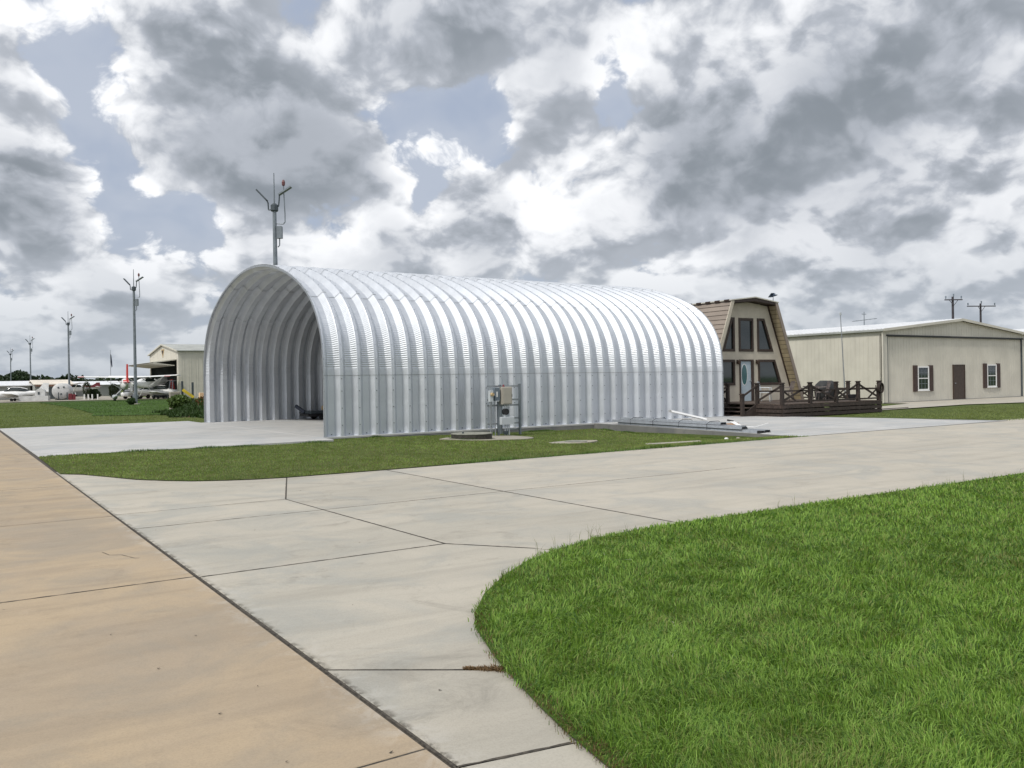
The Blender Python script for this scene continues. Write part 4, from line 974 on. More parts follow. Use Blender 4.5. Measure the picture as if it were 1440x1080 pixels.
patio_chair(24.2,-.7,DZ,R_(200),'taupe metal patio chair with arched back between the two front deck posts','iron')
patio_chair(23.1,1.7,DZ,R_(30),'pale patio chair under the lower right house window','greybox')
patio_chair(23.9,1.1,DZ,R_(-120),'grey patio chair beside the roof foot of the house','iron')
tb = thing('patio_table', 'round low patio table between the chairs on the deck', 'table', (24.7,.2,DZ), local=True)
MB().lathe([(.45,.68),(.46,.70),(.46,.715),(.44,.72)], (0,0,0), 24).build('table_top', 'iron', tb); MB().tube((0,0,0),(0,0,.69),.04,.03,8).build('stem', 'iron', tb); MB().lathe([(.26,0),(.24,.03),(.04,.05)], (0,0,0), 16).build('foot', 'iron', tb)
g = thing('covered_grill', 'bulky dark covered grill standing on the deck behind the rail', 'grill', (25.2,-.2,DZ), local=True)
MB().loft([(-.62,0,.42,.2,.30),(-.55,0,.44,.28,.40),(-.3,0,.50,.31,.48),(.3,0,.50,.31,.47),(.55,0,.42,.28,.40),(.62,0,.40,.2,.30)], 14, pw=3).build('cover', 'grill', g, True); MB().box(-.5,.5,-.22,.22,0,.1).build('base', 'blackish', g)
pl_ = thing('planter', 'small dark planter tub on the deck right of the covered grill', 'planter', (26.2,-.9,DZ), local=True)
MB().lathe([(.14,0),(.19,.22),(.20,.28),(.17,.29),(.16,.26)], (0,0,0), 14).build('pot', 'blackish', pl_)
h_ = thing('hose_coil', 'coil of dark hose hung on the deck corner post', 'hose', (DX1-.15,DY0-.06,1.05))
for q in range(4):
    pts = [(DX1-.15+.21*math.cos(t)*(1-.05*q), DY0-.06-.03*q, 1.08+.24*math.sin(t)) for t in np.linspace(0, 2*math.pi, 20)]
    MB().path(pts, .018, 6).build('hose_loop', 'deck', h_)
o = MB().path([(27.2,-1.5,1.2),(27.6,-1.3,.7),(28.2,-.9,.25),(29.2,-.5,-.02),(30.4,-.3,-.04),(32,-.2,-.04)], .022, 6).build('loose_hose', 'deck'); tag(o, 'dark hose trailing from the deck corner to the hangar path', 'hose')
wp = thing('whip_antenna', 'thin pale whip antenna leaning behind the deck against the hangar wall', 'antenna', (28.7,1.2,-.1))
MB().tube((28.7,1.2,-.1),(28.43,1.25,4.81),.035,.018,8).build('mast', 'galv', wp); MB().box(28.38,28.48,1.22,1.28,4.80,4.94).build('tip', 'greybox', wp)

# ------------------------------------------------------------------ right-hand hangar
def hangar_right():
    X0, X1, YFt, YBk, ze, zr = 38.3, 56.0, 5.3, 38.0, 4.52, 5.36
    XM = (X0+X1)/2
    h = thing('hangar', 'wide cream metal hangar with a brown door between two shuttered windows', 'hangar', (XM, 20, -.1))
    zroof = lambda x: ze + (zr-ze)*(1-abs(x-XM)/(XM-X0))
    # gable panels
    nP = 19; w = (X1-X0)/nP
    for i in range(nP):
        xa, xb = X0+i*w, X0+(i+1)*w; mb = MB()
        zb = 4.20
        tops = [(xa+.004, zroof(xa)-.1), (xb-.004, zroof(xb)-.1)]
        if xa < XM < xb: tops = [(xa+.004, zroof(xa)-.1), (XM, zroof(XM)-.1), (xb-.004, zroof(xb)-.1)]
        mb.prism([(xb-.004, zb),(xa+.004, zb)] + tops, 'y', YFt, YFt+.05)
        for q in (.08, .38, .68):
            xx = xa + q*w/.93; mb.prism([(xx, zb),(xx+.03, zb),(xx+.03, zroof(xx)-.11),(xx, zroof(xx)-.11)], 'y', YFt-.010, YFt)
        mb.build('wall_panel', 'cream', h)
    # bifold door leaf made of panels, recessed
    door = MB().box(X0+.55, X1-.5, YFt+.14, YFt+.20, -.05, 4.10).build('bifold_door', 'cream', h)
    nD = 18; wd = (X1-.5-X0-.55)/nD
    for i in range(nD):
        xa = X0+.55+i*wd; mb = MB(); mb.box(xa+.004, xa+wd-.004, YFt+.10, YFt+.138, -.03, 4.08)
        for q in (.06, .36, .66):
            xx = xa+q*wd/.93; mb.box(xx, xx+.028, YFt+.092, YFt+.10, -.03, 4.08)
        mb.build('door_panel', 'cream', door)
    MB().box(X0+.42, X1-.35, YFt-.06, YFt+.12, 4.10, 4.195).build('door_track', 'blackish', h)
    MB().box(X0, X0+.52, YFt, YFt+.2, -.1, 4.195).build('jamb', 'cream', h); MB().box(X1-.47, X1, YFt, YFt+.2, -.1, 4.195).build('jamb', 'cream', h)
    MB().box(X0+.52, X0+.56, YFt-.01, YFt+.15, -.1, 4.15).build('gap_shadow_strip', 'darkgrey', h)  # dark strips standing in for the shadow in the gaps beside the door
    MB().box(X1-.50, X1-.46, YFt-.01, YFt+.15, -.1, 4.15).build('gap_shadow_strip', 'darkgrey', h)
    MB().tube((X0-.06, YFt-.05, -.05), (X0-.06, YFt-.05, ze-.05), .05, .05, 8).build('downpipe', 'cream', h)
    MB().box(X0, X1, YFt-.03, YFt+.1, -.16, -.03).build('sill', 'footing', h)
    # side wall
    nS = 36; ws = (YBk-YFt-.05)/nS
    for i in range(nS):
        ya = YFt+.05+i*ws; mb = MB(); mb.box(X0, X0+.05, ya+.004, ya+ws-.004, -.1, ze-.08)
        for q in (.08, .38, .68): yy = ya+q*ws; mb.box(X0-.010, X0, yy, yy+.03, -.1, ze-.1)
        mb.build('wall_panel', 'cream', h)
    MB().box(X1-.05, X1, YFt+.2, YBk, -.1, ze-.08).build('side_wall', 'cream', h); MB().box(X0, X1, YBk, YBk+.1, -.1, ze).build('back_wall', 'cream', h)
    MB().box(X0-.03, X0+.09, YFt-.03, YFt-.022+.0, -.1, ze-.1).build('corner_trim', 'cream', h)
    # roof sheets
    nR = 36; wr = (YBk-YFt+.5)/nR
    for s, xe in ((-1, X0-.18), (1, X1+.18)):
        for i in range(nR):
            ya = YFt-.22+i*wr; mb = MB()
            ztop = lambda x: zroof(x)+.03
            mb.add([(xe, ya+.004, ztop(xe)), (XM, ya+.004, ztop(XM)), (XM, ya+wr-.004, ztop(XM)), (xe, ya+wr-.004, ztop(xe)),
                    (xe, ya+.004, ztop(xe)-.03), (XM, ya+.004, ztop(XM)-.03), (XM, ya+wr-.004, ztop(XM)-.03), (xe, ya+wr-.004, ztop(xe)-.03)],
                   [(0,1,2,3),(4,7,6,5),(0,4,5,1),(1,5,6,2),(2,6,7,3),(3,7,4,0)])
            for q in (.1, .4, .7):
                yy = ya+q*wr/.92
                mb.add([(xe-.01, yy, ztop(xe)), (xe-.01, yy+.03, ztop(xe)+.035), (xe-.01, yy+.07, ztop(xe)+.035), (xe-.01, yy+.10, ztop(xe)),
                        (XM, yy, ztop(XM)), (XM, yy+.03, ztop(XM)+.035), (XM, yy+.07, ztop(XM)+.035), (XM, yy+.10, ztop(XM))],
                       [(0,1,5,4),(1,2,6,5),(2,3,7,6),(0,3,2,1),(4,5,6,7)])
            mb.build('roof_panel', 'whitemetal', h)
    MB().box(X0-.20, X0-.02, YFt-.2, YBk, ze-.13, ze-.02).build('gutter', 'greyshed', h)
    for s in (-1, 1):
        xe = XM + s*(XM-X0+.2)
        MB().prism([(xe, zroof(xe)-.12),(XM, zroof(XM)-.12),(XM, zroof(XM)+.045),(xe, zroof(xe)+.045)], 'y', YFt-.26, YFt-.222).build('rake_trim', 'cream', h)
    # windows with shutters
    for (xa, xb, za, zb) in [(42.18,43.46,.65,2.20),(50.72,51.98,.72,2.30)]:
        y_ = YFt+.03; w_ = MB(); f = .085
        w_.box(xa,xb,y_,y_+.055,za,za+f); w_.box(xa,xb,y_,y_+.055,zb-f,zb); w_.box(xa,xa+f,y_,y_+.055,za+f,zb-f); w_.box(xb-f,xb,y_,y_+.055,za+f,zb-f)
        w_ = w_.build('window', 'white', h)
        MB().box(xa+f,xb-f,y_+.03,y_+.04,za+f,zb-f).build('pane', 'glass', w_)
        mz = (za+zb)/2; MB().box(xa+f,xb-f,y_+.01,y_+.03,mz-.03,mz+.03).build('meeting_rail', 'white', w_)
        mb = MB()
        for q in (1/3, 2/3): xx = xa+f+(xb-xa-2*f)*q; mb.box(xx-.012,xx+.012,y_+.02,y_+.03,za+f,zb-f)
        for q in (.25, .75): zz2 = za+f+(zb-za-2*f)*q; mb.box(xa+f,xb-f,y_+.018,y_+.03,zz2-.012,zz2+.012)
        mb.build('muntin', 'pole', w_)
        MB().box(xa-.04,xb+.04,y_-.02,y_+.05,za-.05,za).build('sill', 'white', w_)
        for xs_ in (xa-.50, xb+.02):
            sh_ = MB().box(xs_,xs_+.47,y_,y_+.05,za-.07,zb+.07).build('shutter', 'redbrown', h)
            mb = MB()
            for q in range(14): zq = za+.02+q*(zb-za-.04)/14; mb.box(xs_+.06,xs_+.41,y_-.012,y_,zq,zq+.06)
            mb.build('louvre', 'redbrown', sh_)
    d_ = MB().box(46.40,47.72,YFt+.02,YFt+.085,-.04,2.24).build('door', 'brown', h)
    mb = MB(); mb.box(46.34,46.40,YFt+.0,YFt+.085,-.04,2.30); mb.box(47.72,47.78,YFt+.0,YFt+.085,-.04,2.30); mb.box(46.40,47.72,YFt+.0,YFt+.085,2.24,2.30); mb.build('frame', 'brown', d_)
    MB().tube((46.52,YFt+.02,1.05),(46.52,YFt-.04,1.05),.035,.04,10).build('knob', 'galv', d_)
    return h
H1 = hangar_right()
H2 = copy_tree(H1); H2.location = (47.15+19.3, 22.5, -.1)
H2['label'] = 'second cream metal hangar partly hidden at the right edge behind the first'
H1['group'] = H2['group'] = 'cream metal hangars on the right'

def yagi(x, y, z0, z1):
    t = thing('roof_antenna', 'bare television antenna on a mast above the white hangar roof', 'antenna', (x,y,z0))
    MB().tube((x,y,z0),(x,y,z1),.05,.03,8).build('mast', 'pole', t)
    zc = z1-.75; mb = MB(); mb.beam((x-.75,y+.55,zc-.06),(x+.85,y-.65,zc+.15),.05)
    for k in range(6):
        c = Vector((x-.68+.29*k, y+.5-.22*k, zc-.05+.035*k)); L = .62-.06*k; mb.tube(c+Vector((.6*L,.8*L,.0)), c-Vector((.6*L,.8*L,0)), .022, .022, 5)
    mb.build('boom', 'pole', t)
    MB().tube((x-.3,y,z1-.2),(x+.3,y,z1-.2),.03,.03,5).build('tip_bar', 'pole', t)
yagi(57.3,19.3,5.0,7.25)
def upole(x, y, h_, arm, rz, label):
    t = thing('utility_pole', label, 'utility pole', (x,y,-.1), rz, 'utility poles behind the hangar', local=True)
    MB().tube((0,0,0),(0,0,h_),.14,.10,10).build('pole', 'creosote', t)
    MB().beam((-arm,-.14,h_-.3),(arm,-.14,h_-.3),.09,.10).build('crossarm', 'creosote', t)
    mb = MB(); mb.beam((-.4,-.16,h_-.35),(0,-.16,h_-.85),.035); mb.beam((.4,-.16,h_-.35),(0,-.16,h_-.85),.035); mb.build('brace', 'creosote', t)
    for xx in (-arm+.1, 0, arm-.1): MB().lathe([(.04,0),(.07,.08),(.05,.14),(.08,.2),(.03,.27)], (xx,-.14,h_-.2 if xx else h_), 8).build('insulator', 'bluegrey', t)
upole(68.7,17.7,9.0,.85,YAW-R_(90)+.05,'nearer utility pole with a short level crossarm, left of the taller-armed one')
upole(83,22.6,9.3,1.65,YAW-R_(90)+.12,'utility pole with a wide slightly tilted crossarm above the hangar ridge')

# ------------------------------------------------------------------ apron light poles
def light_pole():
    t = thing('light_pole', 'tall grey apron light pole rising just behind the near end of the arch hut', 'light pole', (0,0,-.1), YAW-R_(90), 'tall light poles in a row along the airfield', local=True)
    MB().tube((0,0,0),(0,0,12.1),.17,.11,12).build('pole', 'pole', t); MB().box(-.35,.35,-.35,.35,-.05,.12,.03).build('base', 'pad', t)
    MB().tube((0,0,12.1),(0,0,13.95),.045,.025,6).build('lightning_rod', 'pole', t)
    MB().lathe([(.18,11.75),(.22,11.8),(.22,12.1),(.1,12.2)], (0,0,0), 10).build('collar', 'darkgrey', t)
    mb = MB(); mb.path([(-.1,0,11.85),(-.34,0,11.85),(-.36,0,12.25),(-.45,0,12.42)], .04); mb.build('arm', 'darkgrey', t)
    mb = MB(); mb.beam((-.42,0,12.38),(-1.0,0,13.0),.30,.08,(0,0,1)); mb.build('lamp_head', 'darkgrey', t)
    mb = MB(); mb.path([(.1,0,11.95),(.24,0,12.05),(.28,0,12.4),(.30,0,12.72)], .04); mb.build('arm', 'darkgrey', t)
    mb = MB(); mb.beam((.26,0,12.70),(.98,0,13.15),.30,.08,(0,0,1)); mb.build('lamp_head', 'pole', t)
    mb = MB(); mb.path([(.1,0,11.05),(.50,0,11.02),(.60,0,11.15),(.60,0,11.6),(.54,0,13.2)], .032); mb.build('bracket', 'pole', t)
    MB().lathe([(.04,13.2),(.09,13.25),(.10,13.42),(.05,13.55)], (.54,0,0), 10).build('beacon', mat('dull_beacon', (.13,.045,.045), .5), t)
    MB().box(.12,.42,-.12,.14,10.2,10.9,.02).build('control_box', 'pole', t)
    mb = MB(); mb.path([(.27,0,10.2),(.26,0,9.8),(.16,0,9.7)], .035); mb.build('conduit', 'pole', t)
    return t
lp = light_pole(); lp.location = (5.87, 22.3, -.1)
for i, (x_, y_, lb) in enumerate([(6.37,68.85,'tall grey light pole standing on the grass between the hut and the seaplane'),(6.4,125.0,'light pole beside the round white tank'),
        (6.2,194.0,'fourth light pole of the row, left of the round white tank'),(6.2,262.0,'small distant light pole, second from the left edge'),(6.0,335.0,'farthest light pole, at the left edge of the photo')]):
    c = copy_tree(lp); c.location = (x_, y_, -.1); c['label'] = lb
    if i == 0: c.children[0].scale = (1, 1, 1)

# ------------------------------------------------------------------ far hangar on the left with raised bifold door
hg = thing('open_hangar', 'cream hangar with its bifold door folded up over a dark interior', 'hangar', (30,115,0))
xa, xb, ya, yb, ze, zr = 18.5, 46.0, 105.0, 125.7, 6.95, 8.25; ym = (ya+yb)/2
MB().prism([(ya,5.6),(yb,5.6),(yb,ze-.1),(ym,zr-.1),(ya,ze-.1)], 'x', xa, xa+.12).build('gable', 'cream', hg)
MB().box(xa,xa+.12,ya,ya+1.0,-.1,5.6).build('jamb', 'cream', hg); MB().box(xa,xa+.12,yb-.6,yb,-.1,5.6).build('jamb', 'cream', hg)
n = 28
for i in range(n):
    x0 = xa+.12+i*(xb-xa-.12)/n; x1 = x0+(xb-xa-.12)/n; mb = MB(); mb.box(x0+.005,x1-.005,ya,ya+.1,-.1,ze-.1); mb.box(x0+.3,x0+.36,ya-.03,ya,-.1,ze-.12); mb.box(x0+.65,x0+.71,ya-.03,ya,-.1,ze-.12); mb.build('wall_panel', 'cream', hg)
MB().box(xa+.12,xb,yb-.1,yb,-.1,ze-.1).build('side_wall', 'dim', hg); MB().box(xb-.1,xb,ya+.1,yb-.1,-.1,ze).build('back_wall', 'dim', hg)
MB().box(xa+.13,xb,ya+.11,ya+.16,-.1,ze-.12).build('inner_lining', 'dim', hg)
mb = MB()
for i in range(7): mb.box(xb-.22,xb-.1,ya+.2,yb-.2,.6+i*.95,.72+i*.95)
mb.build('girt', 'greyshed', hg)
MB().prism([(ya-.3,ze-.08),(ym,zr),(yb+.3,ze-.08),(yb+.3,ze+.04),(ym,zr+.12),(ya-.3,ze+.04)], 'x', xa-.25, xb+.2).build('roof', 'greyshed', hg)
MB().prism([(ya-.32,ze-.15),(ym,zr-.06),(yb+.32,ze-.15),(yb+.32,ze+.05),(ym,zr+.13),(ya-.32,ze+.05)], 'x', xa-.30, xa-.25).build('rake_trim', 'cream', hg)
dl = MB().prism([(xa-.02,5.60),(xa-3.4,5.15),(xa-3.4,5.30),(xa-.02,5.75)], 'y', ya+1.0, yb-.6).build('bifold_door', 'cream', hg)
MB().prism([(xa-3.4,5.12),(xa-.3,4.75),(xa-.3,4.85),(xa-3.4,5.26)], 'y', ya+1.0, yb-.6).build('lower_leaf', 'cream', dl)
MB().prism([(ym-1.1,7.55),(ym+1.1,7.55),(ym,6.2)], 'x', xa-.05, xa-.003).build('emblem', 'sack', hg)
MB().prism([(ym-.6,7.35),(ym+.6,7.35),(ym,6.65)], 'x', xa-.09, xa-.051).build('emblem_centre', 'brown', hg)
MB().box(24.2,26.0,ya-.06,ya-.035,5.0,6.5).build('vent', 'soffit', hg)

# ------------------------------------------------------------------ aircraft
def wing_mb(span, chord, z, x, th=.14, tip=.8, dih=0.0, y0=0.0):
    mb = MB(); prof = [(0,0),(-.08,.55),(-.3,.9),(-.6,.6),(-1,0),(-.6,-.15),(-.25,-.25),(-.05,-.2)]
    st = [(-span/2, tip, dih), (-span/2*.96, tip+.05, dih*.96), (-span*.22, 1, dih*.45), (0, 1, 0), (span*.22, 1, dih*.45), (span/2*.96, tip+.05, dih*.96), (span/2, tip, dih)]
    n = len(prof); vs = []; fs = []
    for (yy, k, dz) in st:
        for (a, b) in prof: vs.append((x + a*chord*k, y0+yy, z + dz + b*th*k))
    for s in range(len(st)-1):
        for i in range(n): j = (i+1)%n; fs.append((s*n+i, s*n+j, (s+1)*n+j, (s+1)*n+i))
    fs += [tuple(range(n)), tuple(range((len(st)-1)*n, len(st)*n))]; mb.add(vs, fs); return mb
def plane(name, label, loc, rz, trim, floats=True, grp=None, zf=1.95, fin=.72):
    t = thing(name, label, 'aircraft', loc, rz, grp, local=True)
    f = MB().loft([(3.0,0,zf,.12,.12),(2.9,0,zf,.38,.36),(2.0,0,zf+.02,.52,.52),(1.2,0,zf+.12,.58,.68),(.4,0,zf+.2,.60,.76),(-.6,0,zf+.2,.58,.75),(-1.4,0,zf+.12,.45,.60),(-3.0,0,zf+.12,.26,.36),(-4.6,0,zf+.22,.12,.20),(-4.9,0,zf+.25,.04,.1)], 14).build('fuselage', 'white', t, True)
    mb = MB()
    for s in (-1, 1): mb.prism([(1.25,zf+.35),(.95,zf+.82),(-.9,zf+.82),(-1.3,zf+.4)], 'y', s*.575, s*.60)
    mb.prism([(-.47,zf+.42),(.47,zf+.42),(.40,zf+.80),(-.40,zf+.80)], 'x', 1.25, 1.32); mb.build('cabin_window', 'glass', t)
    mb = MB(); mb.prism([(-1.6,zf+.38),(-3.0,zf+.30),(-4.7,zf+.30),(-4.7,zf+.42),(-3.0,zf+.50),(-1.6,zf+.74)], 'y', -.34, .34); mb.build('tail_boom_trim', trim, t, False)
    w = wing_mb(11.2, 1.6, zf+1.0, 1.0, .17, .72, .18).build('wing', 'white', t, True)
    for s in (-1, 1):
        MB().box(-.1,.85,s*5.2-.35,s*5.2+.35,zf+1.10,zf+1.24).build('wing_tip', trim, w)
        MB().beam((.3,s*.55,zf-.4),(.35,s*2.8,zf+1.02),.16,.05).build('strut', 'white', t)
    wing_mb(4.4, 1.1, zf+.42, -3.95, .09, .7).build('stabiliser', 'white', t, True)
    MB().prism([(-3.0,zf+.45),(-4.25,zf+.6+1.9*fin),(-4.3,zf+.7+2.0*fin),(-4.95,zf+.7+2.0*fin),(-5.1,zf+.35)], 'y', -.09, .09).build('fin', trim, t)
    MB().loft([(3.35,0,zf,.02,.02),(3.2,0,zf,.1,.1),(3.0,0,zf,.16,.16)], 10).build('spinner', trim, t, True)
    p = MB(); p.beam((3.12,0,zf-1.0),(3.12,0,zf+1.0),.14,.03,(1,0,0)); p.build('propeller', 'blackish', t)
    if floats:
        for s in (-1, 1):
            fl = MB().loft([(3.2,s*1.25,.75,.08,.08),(2.7,s*1.25,.62,.24,.22),(1.2,s*1.25,.52,.32,.30),(-.3,s*1.25,.52,.32,.30),(-.4,s*1.25,.56,.30,.24),(-2.4,s*1.25,.68,.20,.16),(-3.1,s*1.25,.74,.08,.08)], 10).build('float', 'greybox', t, True)
            for xx in (-.5, 2.2): MB().tube((xx,s*1.25-.09,.2),(xx,s*1.25+.09,.2),.2,.2,14).build('wheel', 'blackish', fl)
            for xx in (.9, -.5): MB().beam((xx,s*1.25,.7),(xx+.1,s*.45,zf-.5),.10,.06).build('float_strut', 'white', t)
        MB().beam((.9,-1.2,.78),(.9,1.2,.78),.08,.06).build('spreader_bar', 'galv', t)
    else:
        for xx, yy in ((.1,-1.2),(.1,1.2),(2.2,0)):
            MB().beam((xx,yy*.35,zf-.55),(xx,yy,.25),.08,.05).build('gear_leg', 'white', t); MB().tube((xx,yy-.08,.22),(xx,yy+.08,.22),.22,.22,14).build('wheel', 'blackish', t)
    return t
GP = 'small aircraft parked on the far apron'
plane('floatplane', 'white and red high-wing seaplane on floats with its red fin towards the camera', (9.9,96.5,-.1), R_(84), 'red', True, GP, 2.05, 1.0)
plane('light_aircraft', 'white high-wing aircraft parked just beyond the red-finned seaplane, under the raised hangar door', (14.6,107.6,-.06), R_(225), 'white', False, GP, 2.2, .3)
def lowfus(loc, rz, label, s=1.0, trim='navy'):
    t = thing('parked_aircraft', label, 'aircraft', loc, rz, GP, local=True); t.scale = (s, s, s); zf = .95
    MB().loft([(3.0,0,zf,.1,.1),(2.8,0,zf,.4,.34),(1.6,0,zf+.02,.55,.46),(0,0,zf+.05,.6,.52),(-1.6,0,zf+.12,.42,.36),(-3.6,0,zf+.22,.14,.18),(-4.2,0,zf+.25,.04,.08)], 14).build('fuselage', 'white', t, True)
    c = MB().loft([(1.3,0,zf+.35,.35,.1),(.8,0,zf+.62,.48,.34),(-.3,0,zf+.66,.50,.38),(-1.3,0,zf+.45,.38,.25),(-1.9,0,zf+.35,.2,.1)], 12).build('canopy', 'glass', t, True)
    mb = MB(); mb.loft([(.9,0,zf+.95,.3,.04),(.2,0,zf+1.0,.40,.06),(-.8,0,zf+.95,.35,.05),(-1.6,0,zf+.72,.25,.05)], 10); mb.build('cabin_roof', 'white', c, True)
    for s_ in (-1, 1): MB().prism([(2.7,zf-.02),(-3.6,zf+.12),(-3.6,zf+.2),(2.7,zf+.12)], 'y', s_*.50, s_*.615).build('stripe', trim, t) if False else None
    wing_mb(9.6, 1.6, zf-.25, 1.0, .15, .75, .35).build('wing', 'white', t, True); wing_mb(3.4, .9, zf+.3, -3.3, .07, .8).build('stabiliser', 'white', t, True)
    MB().prism([(-2.7,zf+.3),(-3.6,zf+1.55),(-4.25,zf+1.55),(-4.2,zf+.25)], 'y', -.05, .05).build('fin', 'white', t)
    for xx, yy in ((.2,-1.3),(.2,1.3),(2.3,0)): MB().tube((xx,yy-.08,.2),(xx,yy+.08,.2),.2,.2,12).build('wheel', 'blackish', t)
    mb = MB(); mb.beam((2.5,-.47,zf+.0),(-3.4,-.17,zf+.22),.03,.12); mb.beam((2.5,.47,zf+0),(-3.4,.17,zf+.22),.03,.12); mb.build('stripe', trim, t)
    return t
lowfus((16.6,108.9,-.06), R_(-28), 'white low aircraft with dark windows parked before the open hangar', 1.0)
lowfus((-1.4,119.5,-.06), R_(168), 'white low-wing aircraft with swept fin at the far left beside the tanks', 1.05)
plane('biplane_trainer', 'distant white aircraft with red cowling to the right of the round tank', (12.5,172,-.06), R_(190), 'darkred', False, GP, 1.6, .3)
# stepladder
ld = thing('stepladder', 'tall red and silver stepladder in front of the open hangar', 'ladder', (18.3,108.6,-.06), R_(-35), local=True)
for s in (-1, 1):
    MB().beam((s*.35,-.75,0),(s*.18,0,2.75),.09,.05).build('rail', 'galv', ld); MB().beam((s*.42,.75,0),(s*.18,0,2.75),.08,.05).build('rail', 'red', ld)
for k in range(8):
    z_ = .3+.3*k; w_ = .33-.017*k*1.1; MB().box(-w_,w_,-.75+.75*z_/2.75-.05,-.75+.75*z_/2.75+.06,z_,z_+.04).build('tread', 'galv', ld)
MB().box(-.22,.22,-.08,.08,2.70,2.80).build('top_cap', 'red', ld)
MB().beam((0,.35,1.3),(0,.06,2.5),.42,.02).build('back_panel', 'red', ld)
# vehicle
cr_ = thing('parked_car', 'white car with dark windows standing behind the seaplane floats', 'car', (14.2,113.0,-.06), R_(30), local=True)
MB().loft([(2.2,0,.62,.5,.18),(2.1,0,.65,.82,.28),(1.0,0,.72,.9,.36),(-1.6,0,.75,.9,.38),(-2.2,0,.72,.82,.30),(-2.3,0,.72,.6,.2)], 14, pw=4).build('body', 'white', cr_, True)
MB().loft([(1.1,0,1.0,.6,.08),(.5,0,1.28,.74,.24),(-1.3,0,1.3,.74,.25),(-2.0,0,1.05,.6,.12)], 12, pw=3.5).build('window', 'glass', cr_, True)
MB().loft([(.35,0,1.52,.6,.04),(-.2,0,1.56,.68,.05),(-1.2,0,1.55,.66,.05),(-1.5,0,1.5,.5,.03)], 10, pw=4).build('roof', 'white', cr_, True)
for xx in (1.35,-1.4):
    for s in (-1, 1): MB().tube((xx,s*.8-.1,.32),(xx,s*.8+.1,.32),.32,.32,16).build('wheel', 'blackish', cr_)
# tanks and small things on the left
def htank(x, y, r, L, rz, label, marks=True, name='fuel_tank'):
    t = thing(name, label, 'tank', (x,y,-.06), rz, local=True)
    MB().loft([(-.18,0,r+.12,r*.5,r*.5),(-.1,0,r+.12,r*.85,r*.85),(0,0,r+.12,r,r),(L,0,r+.12,r,r),(L+.15,0,r+.12,r*.6,r*.6)], 28, pw=2).build('shell', 'offwhite', t, True)
    for xx in (.5, L-.6): MB().box(xx,xx+.25,-r*.7,r*.7,0,.5).build('saddle', 'greyshed', t)
    if marks:
        for (yy, zz2) in ((.25,.45),(-.35,.5),(-.05,-.35)): MB().tube((-.22,yy*r,r+.12+zz2*r),(-.14,yy*r,r+.12+zz2*r),.13,.13,10).build('hatch', 'darkgrey', t)
        for yy in (.22, -.72): MB().box(-.42,-.30,yy*r-.06,yy*r+.06,0,1.15).build('guard_post', 'darkgrey', t)
htank(4.65,119.6,1.22,5,R_(78),'large round white tank seen end-on beside a light pole')
htank(-.6,131.0,1.0,4,R_(80),'smaller round white tank half hidden behind the white low-wing aircraft', False)
bx_ = thing('tank_enclosure', 'low white walled enclosure with an arched white shelter on it', 'enclosure', (1.0,117.6,-.06), R_(-12), local=True)
for a in [(-1.9,1.9,-1.2,-1.05),(-1.9,1.9,1.05,1.2),(-1.9,-1.75,-1.05,1.05),(1.75,1.9,-1.05,1.05)]: MB().box(*a,0,.72).build('side_wall', 'offwhite', bx_)
s_ = MB().prism([(.2,.3),(1.5,.3)]+[(.85+.65*math.cos(t),1.15+.65*math.sin(t)) for t in np.linspace(0,math.pi,10)], 'y', -.95, .9).build('shelter', 'offwhite', bx_)
MB().box(.55,.8,-.99,-.955,.9,1.3).build('hatch', 'darkgrey', s_)
rb = thing('fuel_pump', 'dark red fuel cabinet between the round tank and a light pole', 'fuel pump', (6.0,118.2,-.06), local=True)
MB().box(-.45,.0,-.3,.3,0,.95,.03).build('cabinet', 'darkred', rb); MB().box(.05,.45,-.3,.3,0,.85,.03).build('cabinet', 'darkred', rb)
for i, (x_, y_) in enumerate([(7.6,117.5),(8.1,117.2),(8.6,116.9),(9.3,116.5)]):
    o = MB().tube((x_,y_,-.08),(x_,y_,.75),.10,.10,8).build('bollard', 'white'); tag(o, ['leftmost','second from the left','third from the left','rightmost'][i] + ' short white bollard in the row of four before the dark shrubs', 'bollard', 'white bollards before the shrubs')
fp = thing('flagpole', 'thin flagpole with a dark drooping flag above the seaplane wing', 'flagpole', (13.9,135,-.06))
MB().tube((13.9,135,-.06),(13.9,135,8.2),.06,.035,6).build('pole', 'galv', fp)
mb = MB(); pts = [(0,7.6),(.14,6.9),(.10,6.2),(.30,5.6),(.42,5.2)]
mb.prism([(13.94,7.5),(14.06,7.2),(14.14,6.4),(14.20,5.4),(14.08,5.1),(14.0,5.6),(13.94,6.1)], 'y', 134.96, 135.03); mb.build('flag', 'navy', fp)
# low sheds behind the tanks
def shed(x0, x1, y0, y1, z, roof, wall, label, trim=None, doors=3):
    t = thing('shed_row', label, 'shed', ((x0+x1)/2,(y0+y1)/2,-.1)); ym_ = (y0+y1)/2
    MB().box(x0,x1,y0+.1,y1,-.1,z).build('wall', wall, t)
    MB().prism([(y0-.5,z-.02),(ym_,z+.75),(y1+.5,z-.02),(y1+.5,z+.1),(ym_,z+.87),(y0-.5,z+.1)], 'x', x0-.3, x1+.3).build('roof', roof, t)
    wd = (x1-x0)/doors
    for i in range(doors): MB().box(x0+i*wd+wd*.12, x0+(i+1)*wd-wd*.12, y0+.05, y0+.098, 0, z-.45).build('door_bay', 'dim' if i % 2 else 'greyshed', t)
    if trim: MB().box(x0,x1,y0-.45,y0-.40,z-.25,z-.05).build('fascia', trim, t)
shed(-8,2.2,141,152,2.25,'whitemetal','greyshed','long grey shed with white roof behind the white low-wing aircraft',None,4)
shed(2.5,8.0,136,147,2.35,'paleroof','greyshed','pale-roofed shed with rusty fascia behind the round white tank','brick',3)
